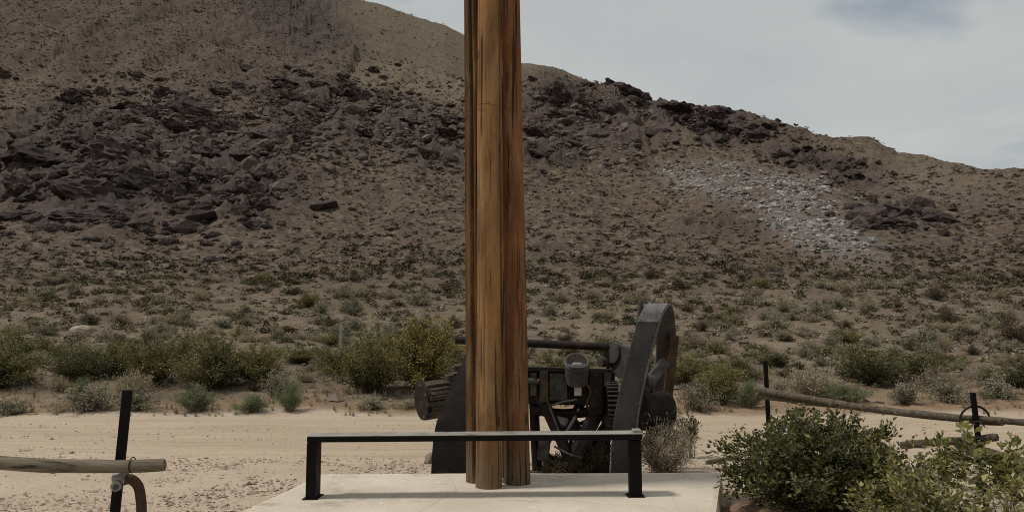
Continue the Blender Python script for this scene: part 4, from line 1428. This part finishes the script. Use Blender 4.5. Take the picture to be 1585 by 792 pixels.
def make_bush(seed, w, h, stems, twigs, per_twig, leaf, tilt=(0.1, 0.9), stem_r=0.012, spread=0.10, lean=0.0, low=0.25, bare=0.0, shape=1.0, droop=0.25):
    """returns stem arrays and leaf arrays; w and h are the full width and height in metres"""
    rng = np.random.default_rng(seed)
    SV, SF, sb = [], [], 0
    LP, LD, LT = [], [], []

    def add(path, r0, r1, sides=3):
        nonlocal sb
        v, q = tube_tris(path, r0, r1, sides)
        SV.append(v); SF.append(q + sb); sb += len(v)
    for s in range(stems):
        az = 2 * math.pi * (s + rng.uniform(0, 1)) / stems
        tl = tilt[0] + (tilt[1] - tilt[0]) * rng.uniform(0, 1) ** 0.8
        lobes = 1 + 0.28 * math.sin(az * 3 + seed) + 0.20 * math.sin(az * 5 + seed * 2.1)
        end = np.array([math.cos(az) * math.sin(tl) * w * .5 * lobes + lean, math.sin(az) * math.sin(tl) * w * .5 * lobes, h * (1 - (1 - math.cos(tl)) * shape) * (rng.uniform(.6, 1.1) + 0.14 * math.sin(az * 2 + seed * 1.3))])
        p0 = np.array([rng.normal() * 0.06 * w, rng.normal() * 0.06 * w, 0])
        mid = p0 * .5 + end * .45 + np.array([0, 0, h * 0.05]) + rng.normal(size=3) * 0.05 * h
        t = np.linspace(0, 1, 7)[:, None]
        path = (1 - t) ** 2 * p0 + 2 * t * (1 - t) * mid + t ** 2 * end + rng.normal(size=(7, 3)) * 0.012 * h * t
        add(path, stem_r, stem_r * .35, 4)
        for k in range(twigs):
            tt = rng.uniform(low, 1.0)
            i = min(int(tt * 6), 5)
            b = path[i] + (path[i + 1] - path[i]) * (tt * 6 - i)
            dr = path[min(i + 1, 6)] - path[max(i - 1, 0)]; dr /= np.linalg.norm(dr) + 1e-9
            dr = dr * .8 + rng.normal(size=3) * .75 + np.array([0, 0, .45]); dr /= np.linalg.norm(dr)
            ln = spread * rng.uniform(.7, 1.7)
            e = b + dr * ln + np.array([0, 0, -droop * ln * rng.uniform(0, 1)])
            if e[2] < 0.02: e[2] = 0.03
            add(np.stack([b, (b + e) / 2 + rng.normal(size=3) * ln * .08, e]), stem_r * .4, stem_r * .2, 3)
            if rng.uniform() < bare:
                continue
            m = rng.poisson(per_twig)
            q = rng.uniform(.15, 1.08, m)[:, None]
            pos = b + (e - b) * q + rng.normal(size=(m, 3)) * ln * .20
            LP.append(pos); LD.append(np.repeat(dr[None], m, 0))
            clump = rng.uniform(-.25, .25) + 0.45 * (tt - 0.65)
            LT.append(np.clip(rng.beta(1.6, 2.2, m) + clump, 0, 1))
    LP = np.concatenate(LP); LD = np.concatenate(LD); LT = np.concatenate(LT)
    LP[:, 2] = np.maximum(LP[:, 2], 0.015)
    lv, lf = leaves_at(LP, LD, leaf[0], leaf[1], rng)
    return np.concatenate(SV), np.concatenate(SF), lv, lf, np.repeat(LT, 4)


PROTO = {}


def proto(key, mat_leaf_, mat_twig, **kw):
    sv, sf, lv, lf, lt = make_bush(**kw)
    s = mesh_np('stems', sv, sf, True, {'tint': np.random.default_rng(1).uniform(0, 1, len(sv))}); s.materials.append(M[mat_twig])
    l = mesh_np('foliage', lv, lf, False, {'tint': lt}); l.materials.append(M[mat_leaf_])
    PROTO[key] = (s, l, kw['w'], kw['h'])


for k in range(4):
    proto(('creosote', k), 'creosote', 'twig', seed=500 + k, w=2.2, h=1.8, stems=38, twigs=28, per_twig=11, leaf=(0.060, 0.034), tilt=(0.05, 1.28), stem_r=0.014, spread=0.21, low=0.16, bare=0.1, shape=0.8)
proto(('creosote_gold', 0), 'creosote_gold', 'twig', seed=520, w=2.6, h=1.9, stems=44, twigs=30, per_twig=11, leaf=(0.064, 0.036), tilt=(0.05, 1.28), stem_r=0.014, spread=0.23, low=0.16, bare=0.08, shape=0.8)
for k in range(2):
    proto(('dark', k), 'dark_leaf', 'twig', seed=530 + k, w=2.0, h=1.3, stems=34, twigs=24, per_twig=9, leaf=(0.055, 0.034), tilt=(0.05, 1.15), stem_r=0.012, spread=0.18, low=0.2, bare=0.1, shape=0.8)
for k in range(2):
    proto(('green', k), 'green', 'twig_pale', seed=540 + k, w=1.0, h=0.72, stems=60, twigs=12, per_twig=8, leaf=(0.075, 0.010), tilt=(0.0, 1.2), stem_r=0.005, spread=0.12, low=0.2, shape=0.75, droop=0)
for k in range(4):
    proto(('sage', k), 'sage', 'twig', seed=550 + k, w=1.0, h=0.55, stems=30, twigs=14, per_twig=8, leaf=(0.045, 0.024), tilt=(0.05, 1.3), stem_r=0.006, spread=0.11, low=0.2, shape=0.75)
for k in range(2):
    proto(('straw', k), 'straw', 'twig_pale', seed=560 + k, w=0.9, h=0.5, stems=34, twigs=12, per_twig=6, leaf=(0.07, 0.010), tilt=(0.0, 1.25), stem_r=0.005, spread=0.11, low=0.15, bare=0.2, shape=0.75)
for k in range(3):
    proto(('brown', k), 'brown_brush', 'twig', seed=570 + k, w=1.0, h=0.6, stems=28, twigs=13, per_twig=7, leaf=(0.05, 0.024), tilt=(0.05, 1.25), stem_r=0.006, spread=0.12, low=0.2, bare=0.15, shape=0.75)


def put_bush(name, key, loc, w, h, rz, label, cat='shrub', group=None):
    s, l, pw, ph = PROTO[key]
    root = empty(name, loc, label, cat, group)
    root.scale = (w / pw, w / pw, h / ph)
    root.rotation_euler = (0, 0, rz)
    link('stems', s, None, root)
    link('foliage', l, None, root)
    return root


def at_ground(u, d):
    a = float(ray(u, 600)[0])
    x = a * d
    return Vector((x, d, float(height(np.array([x]), np.array([d]))[0]) - 0.03))


def bush_px(name, key, u, d, w_px, vtop, rz, label, cat='shrub', group=None):
    """a shrub standing at distance d whose crown is w_px wide and reaches row vtop in the photograph"""
    p = at_ground(u, d)
    h = P(u, vtop, d).z - p.z
    return put_bush(name, key, p, w_px * d / F, max(h, 0.15), rz, label, cat, group)


# the large bushes along the far edge of the road
for (key, u, d, w, vt, rz, label) in (
    (('creosote', 0), -8, 20.5, 150, 515, 0.3, 'tall olive bush cut by the left edge of the picture'),
    (('creosote', 1), 60, 26, 110, 523, 1.0, 'loose olive bush behind the leftmost one'),
    (('dark', 0), 122, 21.5, 125, 538, 0.8, 'rounded dark green bush at left, above the leaning fence post'),
    (('creosote', 2), 240, 21.0, 120, 512, 2.2, 'upright olive bush with bare pale stems near the road at left'),
    (('creosote', 3), 330, 20.2, 150, 520, 4.2, 'broad olive bush behind the round green shrub'),
    (('creosote', 1), 400, 20.6, 110, 530, 3.2, 'right part of the broad olive thicket, above the small green shrubs'),
    (('creosote', 0), 465, 25, 80, 535, 5.0, 'smaller olive bush right of the thicket, on bare red earth'),
    (('creosote_gold', 0), 655, 20.4, 175, 500, 1.3, 'large yellow-tinged bush just left of the wooden poles'),
    (('creosote', 2), 575, 19.8, 135, 508, 0.2, 'large dark olive bush whose crown joins the yellow-tinged one'),
    (('dark', 1), 1200, 24, 85, 545, 0.5, 'dark bush behind the farther iron fence post'),
    (('dark', 0), 1345, 21.5, 165, 535, 2.4, 'broad dark green bush across the road at right'),
    (('dark', 1), 1430, 21.8, 120, 545, 3.9, 'dark green bush joined to the right side of the broad one'),
    (('creosote', 3), 1290, 27, 90, 535, 1.9, 'olive bush behind the broad dark one at right'),
    (('dark', 0), 1580, 20.5, 110, 560, 5.2, 'dark bush cut by the right edge of the picture'),
    (('creosote', 1), 1115, 18.2, 95, 562, 2.8, 'pale olive bush right of the machine across the road'),
    (('creosote', 2), 1062, 21, 90, 545, 0.9, 'olive bush just right of the iron side plate of the machine'),
    (('creosote', 3), 180, 22.5, 95, 530, 1.7, 'olive bush behind the leaning post, between the dark and upright bushes'),
    (('creosote', 1), 520, 22.8, 85, 535, 2.0, 'olive bush beside the thin pale stake'),
    (('dark', 1), 985, 23, 110, 548, 1.0, 'dark bush directly behind the bent iron strap'),
    (('creosote', 0), 1140, 22, 90, 548, 4.4, 'olive bush behind the pale olive one right of the machine'),
    (('creosote', 0), 865, 22, 120, 545, 3.3, 'olive bush seen through the machine under its top shaft'),
):
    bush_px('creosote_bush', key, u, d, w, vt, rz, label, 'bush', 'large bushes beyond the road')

for (key, u, d, w, vt, rz, label) in (
    (('green', 0), 304, 17.3, 68, 600, 0.4, 'round bright green shrub at the road edge left of two smaller ones'),
    (('green', 1), 391, 17.2, 58, 612, 1.4, 'low grey-green shrub at the road edge, middle of three'),
    (('green', 0), 450, 17.3, 48, 594, 2.4, 'upright fine-leaved green shrub at the road edge, rightmost of three'),
    (('sage', 0), 140, 17.4, 95, 600, 0.1, 'wide grey-green mound at the road edge left of the leaning post'),
    (('green', 1), 128, 17.9, 45, 588, 0.9, 'small green shrub behind the wide mound at left'),
    (('sage', 1), 210, 17.5, 70, 605, 3.0, 'grey shrub at the road edge just right of the leaning post'),
    (('sage', 2), 18, 17.1, 75, 620, 4.0, 'low grey-green shrub at the road edge in the left corner'),
    (('straw', 0), 205, 19.0, 75, 575, 1.1, 'dry yellowish shrub behind the leaning post top'),
    (('sage', 3), 575, 17.5, 60, 614, 2.0, 'small pale shrub under the large dark olive bush'),
    (('straw', 1), 635, 17.6, 55, 618, 0.7, 'small dry shrub left of the wooden drum of the machine'),
    (('sage', 0), 430, 19.0, 55, 578, 5.0, 'grey-green shrub behind the upright fine-leaved one'),
    (('sage', 2), 1080, 17.4, 70, 600, 0.3, 'grey-green shrub at the road edge right of the machine'),
    (('green', 1), 1160, 17.7, 60, 592, 0.3, 'pale green shrub behind the near dark bush'),
    (('sage', 1), 1465, 18.6, 70, 590, 2.0, 'round grey shrub at the road edge below the broad dark bush'),
    (('straw', 0), 1255, 19.2, 110, 573, 2.9, 'pale dry mound behind the long log rail'),
    (('green', 0), 1310, 18.4, 90, 596, 4.1, 'low green shrub above the middle of the long log rail'),
    (('sage', 3), 1400, 18.4, 60, 594, 1.0, 'small grey shrub left of the round grey one at right'),
    (('sage', 1), 1545, 18.8, 70, 585, 0.6, 'grey shrub at the road edge right of the nearer iron post'),
):
    bush_px('small_shrub', key, u, d, w, vt, rz, label, 'shrub', 'small shrubs along the road edge')

# dry twiggy brush round the machine
def dry_brush(label, u, v, w, h, seed, mat='straw_pale'):
    g = G(u, v)
    key = ('dry', seed)
    proto(key, mat, 'twig_pale', seed=seed, w=w, h=h, stems=110, twigs=14, per_twig=9, leaf=(0.060, 0.008), tilt=(0.0, 1.15), stem_r=0.003, spread=0.10, low=0.08, bare=0.15, shape=0.7)
    put_bush('dry_brush', key, g, w, h, 0.3, label, 'brush', 'dry brush round the machine')


dry_brush('tan dry brush behind the right end of the slab', 1030, 738, 0.85, 0.66, 610)
dry_brush('reddish dry weeds in front of the right iron band of the machine', 918, 736, 0.36, 0.48, 611, 'brown_brush')
dry_brush('dark weeds under the middle of the machine', 868, 740, 0.5, 0.16, 612, 'brown_brush')
dry_brush('green weeds at the foot of the left iron leg', 706, 737, 0.36, 0.45, 613, 'dark_leaf')
proto(('near', 9), 'near_leaf', 'twig', seed=615, w=0.5, h=0.8, stems=9, twigs=12, per_twig=8, leaf=(0.05, 0.026), tilt=(0.05, 0.8), stem_r=0.007, spread=0.09, low=0.35, bare=0.1, shape=0.6)
put_bush('leafy_shoot', ('near', 9), G(1070, 708), 0.40, 0.62, 0.2, 'small leafy shoots behind the tan dry brush', 'shrub')

# the two leafy bushes close by on the right
proto(('near', 0), 'near_leaf', 'twig', seed=620, w=1.75, h=1.22, stems=72, twigs=28, per_twig=14, leaf=(0.056, 0.034), tilt=(0.05, 1.42), stem_r=0.009, spread=0.15, low=0.12, bare=0.08, shape=0.8)
put_bush('leafy_bush', ('near', 0), G(1254, 798), 1.72, 0.95, 0.6, 'dense dark leafy bush close by, right of the concrete slab', 'bush')
proto(('near', 1), 'near_leaf_light', 'twig_pale', seed=626, w=1.6, h=1.0, stems=34, twigs=17, per_twig=8, leaf=(0.068, 0.038), tilt=(0.1, 1.3), stem_r=0.007, spread=0.15, low=0.25, bare=0.16, shape=0.75)
g2 = G(1452, 850)
put_bush('leafy_bush', ('near', 1), g2, 1.38, 0.64, 0.0, 'lighter open leafy bush in the bottom right corner', 'bush')
proto(('near', 3), 'near_leaf_light', 'twig_pale', seed=640, w=1.1, h=0.7, stems=30, twigs=18, per_twig=9, leaf=(0.062, 0.036), tilt=(0.05, 1.35), stem_r=0.006, spread=0.13, low=0.15, bare=0.12, shape=0.75)
put_bush('leafy_bush', ('near', 3), G(1384, 812), 0.95, 0.62, 1.1, 'low leafy bush filling the gap between the dark bush and the corner one', 'bush')
proto(('near', 2), 'near_leaf_light', 'twig_pale', seed=631, w=0.5, h=0.8, stems=7, twigs=9, per_twig=8, leaf=(0.075, 0.040), tilt=(0.05, 0.7), stem_r=0.006, spread=0.10, low=0.45, bare=0.1, shape=0.6)
put_bush('leafy_sprig', ('near', 2), G(1472, 800), 0.5, 0.80, 0.9, 'lone leafy sprig rising beside the nearer iron fence post', 'shrub')
put_bush('leafy_sprig', ('near', 2), G(1560, 830), 0.75, 0.85, 3.9, 'leafy sprig at the right edge below the fence', 'shrub')

# ---- scrub on the slope: the 300 nearest one by one, the rest as a mass
def tuft(rng, n, flat=0.75, ls=1.0):
    """light shrub of loose leaf sprays for the far slope"""
    th = rng.uniform(0, 2 * math.pi, n); el = np.arcsin(rng.uniform(0, 1, n) ** 0.8)
    rr = rng.uniform(.55, 1.0, n) * (1 + .2 * np.sin(th * 3 + rng.uniform(0, 6)))
    p = np.stack([np.cos(th) * np.cos(el) * rr * .5, np.sin(th) * np.cos(el) * rr * .5, np.sin(el) * rr * flat + .04], -1)
    d = p / (np.linalg.norm(p, axis=1)[:, None] + 1e-9) + rng.normal(size=(n, 3)) * .55
    d /= np.linalg.norm(d, axis=1)[:, None]
    s = np.cross(d, rng.normal(size=(n, 3))); s /= np.linalg.norm(s, axis=1)[:, None]
    L = rng.uniform(.16, .34, n)[:, None] * ls
    v = np.stack([p - d * L * .5 + s * L * .42, p - d * L * .5 - s * L * .42, p + d * L * .5], 1).reshape(-1, 3)
    f = np.arange(3 * n).reshape(-1, 3)
    return v, f


def slope_scrub():
    rng = np.random.default_rng(700)
    n = 60000
    x, y, z = slope_points(n, rng, 18.2, 430, 0.74)
    dens = 0.52 * np.clip(1.25 - (y - 20) / 240, 0.62, 1.25) * (1 + 0.4 * fbm(x / 9, y / 9, None, 3, 703))
    near_n = 2300
    xn, yn, zn = slope_points(near_n, rng, 18.0, 60, 0.74)
    keep = on_view_side(x, y, z)
    rock, pale, tan = masks(x, y, z)
    area = 0.74 * (430 ** 2 - 18.2 ** 2)
    pk = np.clip(dens * (1 - .6 * rock) * (1 - .6 * pale), 0, 1) * area / n
    keep &= (rng.uniform(0, 1, n) < pk) & (y > 55)
    x, y, z = x[keep], y[keep], z[keep]
    kn = (fbm(xn / 4, yn / 4, None, 2, 709) > -0.25) & ((yn > 23.5) | (rng.uniform(0, 1, near_n) < 0.3))
    xs_, ys_, zs_ = slope_points(4200, rng, 22, 82, 0.74)
    yr = rng.uniform(345, 468, 1500); xr = rng.uniform(-.28, .14, 1500) * yr; zr_ = height(xr, yr)
    kr = ~on_view_side(xr, yr, zr_)
    x = np.concatenate([x, xr[kr]]); y = np.concatenate([y, yr[kr]]); z = np.concatenate([z, zr_[kr]])
    n1 = int(kn.sum()) + len(x)
    x = np.concatenate([xn[kn], x, xs_]); y = np.concatenate([yn[kn], y, ys_]); z = np.concatenate([zn[kn], z, zs_])
    n = len(x)
    size = np.clip(rng.lognormal(math.log(0.62), 0.40, n), 0.28, 1.6)
    size[n1:] *= 0.55
    size[int(kn.sum()):n1] *= 0.82
    size = size * (1 + 0.35 * np.clip((y - 120) / 150, 0, 1))
    size[:int(kn.sum())] *= 0.85
    order = np.argsort(y / size)
    x, y, z, size = x[order], y[order], z[order], size[order]
    u, v = pix(x, y, z)
    hid = ((u > 722) & (u < 820)) | ((u > 960) & (u < 1040) & (v > 490))
    inview = (u > 4) & (u < 1580) & ~hid
    near_i = [i for i in range(n) if inview[i]][:290]
    ns = set(near_i)
    names = {'sage': 'grey-green', 'brown': 'dark brown', 'straw': 'straw-coloured', 'creosote': 'olive'}
    groups = {k: c + ' shrubs on the lower slope' for k, c in names.items()}
    zones = [(130, 'at the far left edge'), (260, 'behind the leaning post'), (380, 'behind the round green shrub'), (510, 'behind the low rail'), (722, 'left of the poles'),
             (960, 'behind the machine shaft'), (1110, 'right of the iron band'), (1250, 'behind the farther fence post'), (1420, 'above the long log rail'), (9999, 'behind the nearer fence post')]
    ords = ['leftmost', 'second from left', 'third from left', 'fourth from left', 'fifth from left', 'sixth from left', 'seventh from left', 'eighth from left', 'ninth from left', 'tenth from left', 'eleventh from left', 'twelfth from left', 'thirteenth from left', 'fourteenth from left', 'fifteenth from left', 'sixteenth from left']
    bucket = {}
    for i in near_i:
        kind = str(rng.choice(['sage', 'brown', 'straw', 'creosote'], p=[.36, .24, .34, .06]))
        cnt = {'sage': 4, 'brown': 3, 'straw': 2, 'creosote': 4}[kind]
        w = size[i] * (1.25 if kind == 'creosote' else 1.15)
        o = put_bush('desert_shrub', (kind, int(rng.integers(cnt))), Vector((x[i], y[i], z[i] - .03)), w, w * rng.uniform(.32, .55), rng.uniform(0, 6.28), None, 'shrub', groups[kind])
        zone = next(t for lim, t in zones if u[i] < lim)
        row = 'beside the road' if y[i] < 23 else ('low on the slope' if y[i] < 28 else ('partway up the slope' if y[i] < 34 else 'farther up the slope'))
        bucket.setdefault((kind, zone, row), []).append((u[i], o))
    for (kind, zone, row), lst in bucket.items():
        lst.sort(key=lambda q: q[0])
        for k, (_, o) in enumerate(lst):
            o['label'] = ('%s shrub %s %s' % (names[kind], row, zone)) if len(lst) == 1 else ('%s %s shrub %s %s' % (ords[min(k, 15)], names[kind], row, zone))
    rest = np.array([i for i in range(n) if i not in ns])
    var = [tuft(np.random.default_rng(720 + k), 90 if k < 3 else (36 if k < 6 else 18), 0.75, (0.7 if k < 3 else 1.0 if k < 6 else 1.25)) for k in range(10)]
    yy = y[rest]
    m = len(rest)
    which = np.where((yy < 62) & (size[rest] > 0.42), rng.integers(0, 3, m), np.where(yy < 110, rng.integers(3, 6, m), rng.integers(6, 10, m)))
    s = size[rest]
    scl = np.stack([s * 1.2, s * 1.2, s * rng.uniform(.42, .72, m)], -1)
    tint = np.clip(rng.beta(1.5, 2.2, m) + np.clip((70 - yy) / 80, -.12, .35), 0, 1)
    V, Fc, T_ = scatter_mesh(var, np.stack([x[rest], y[rest], z[rest]], -1), scl, rng.uniform(0, 6.28, m), tint, which)
    o = link('hillside_scrub', mesh_np('hillside_scrub', V, Fc, False, {'tint': T_}), M['far_scrub'])
    tag(o, 'countless small shrubs dotting the brown hillside', 'scrub', None, 'stuff')
    print('scrub', len(rest), len(Fc))


slope_scrub()

# dry grass and litter at the foot of the bank
def dry_grass():
    rng = np.random.default_rng(800)
    n = 2600
    y = rng.uniform(16.8, 24, n); x = rng.uniform(-.72, .72, n) * y
    k = fbm(x / 1.5, y / 1.5, None, 3, 801) > 0.05
    x, y = x[k], y[k]; z = height(x, y); n = len(x)
    var = []
    for q in range(4):
        r = np.random.default_rng(810 + q)
        m = 14
        th = r.uniform(0, 6.28, m); t = r.uniform(.1, .9, m); L = r.uniform(.5, 1, m)
        tip = np.stack([np.cos(th) * np.sin(t) * L, np.sin(th) * np.sin(t) * L, np.cos(t) * L], -1)
        b = np.stack([np.cos(th) * .05, np.sin(th) * .05, th * 0], -1); sd = np.stack([-np.sin(th), np.cos(th), th * 0], -1) * .03
        var.append((np.stack([b - sd, b + sd, tip], 1).reshape(-1, 3), np.arange(3 * m).reshape(-1, 3)))
    s = rng.uniform(.10, .26, n)
    V, Fc, T_ = scatter_mesh(var, np.stack([x, y, z], -1), np.stack([s, s, s], -1), rng.uniform(0, 6.28, n), rng.uniform(0, 1, n), rng.integers(0, 4, n))
    o = link('dry_grass', mesh_np('dry_grass', V, Fc, False, {'tint': T_}), M['straw'])
    tag(o, 'thin dry grass tufts along the bank beyond the road', 'grass', None, 'stuff')


dry_grass()
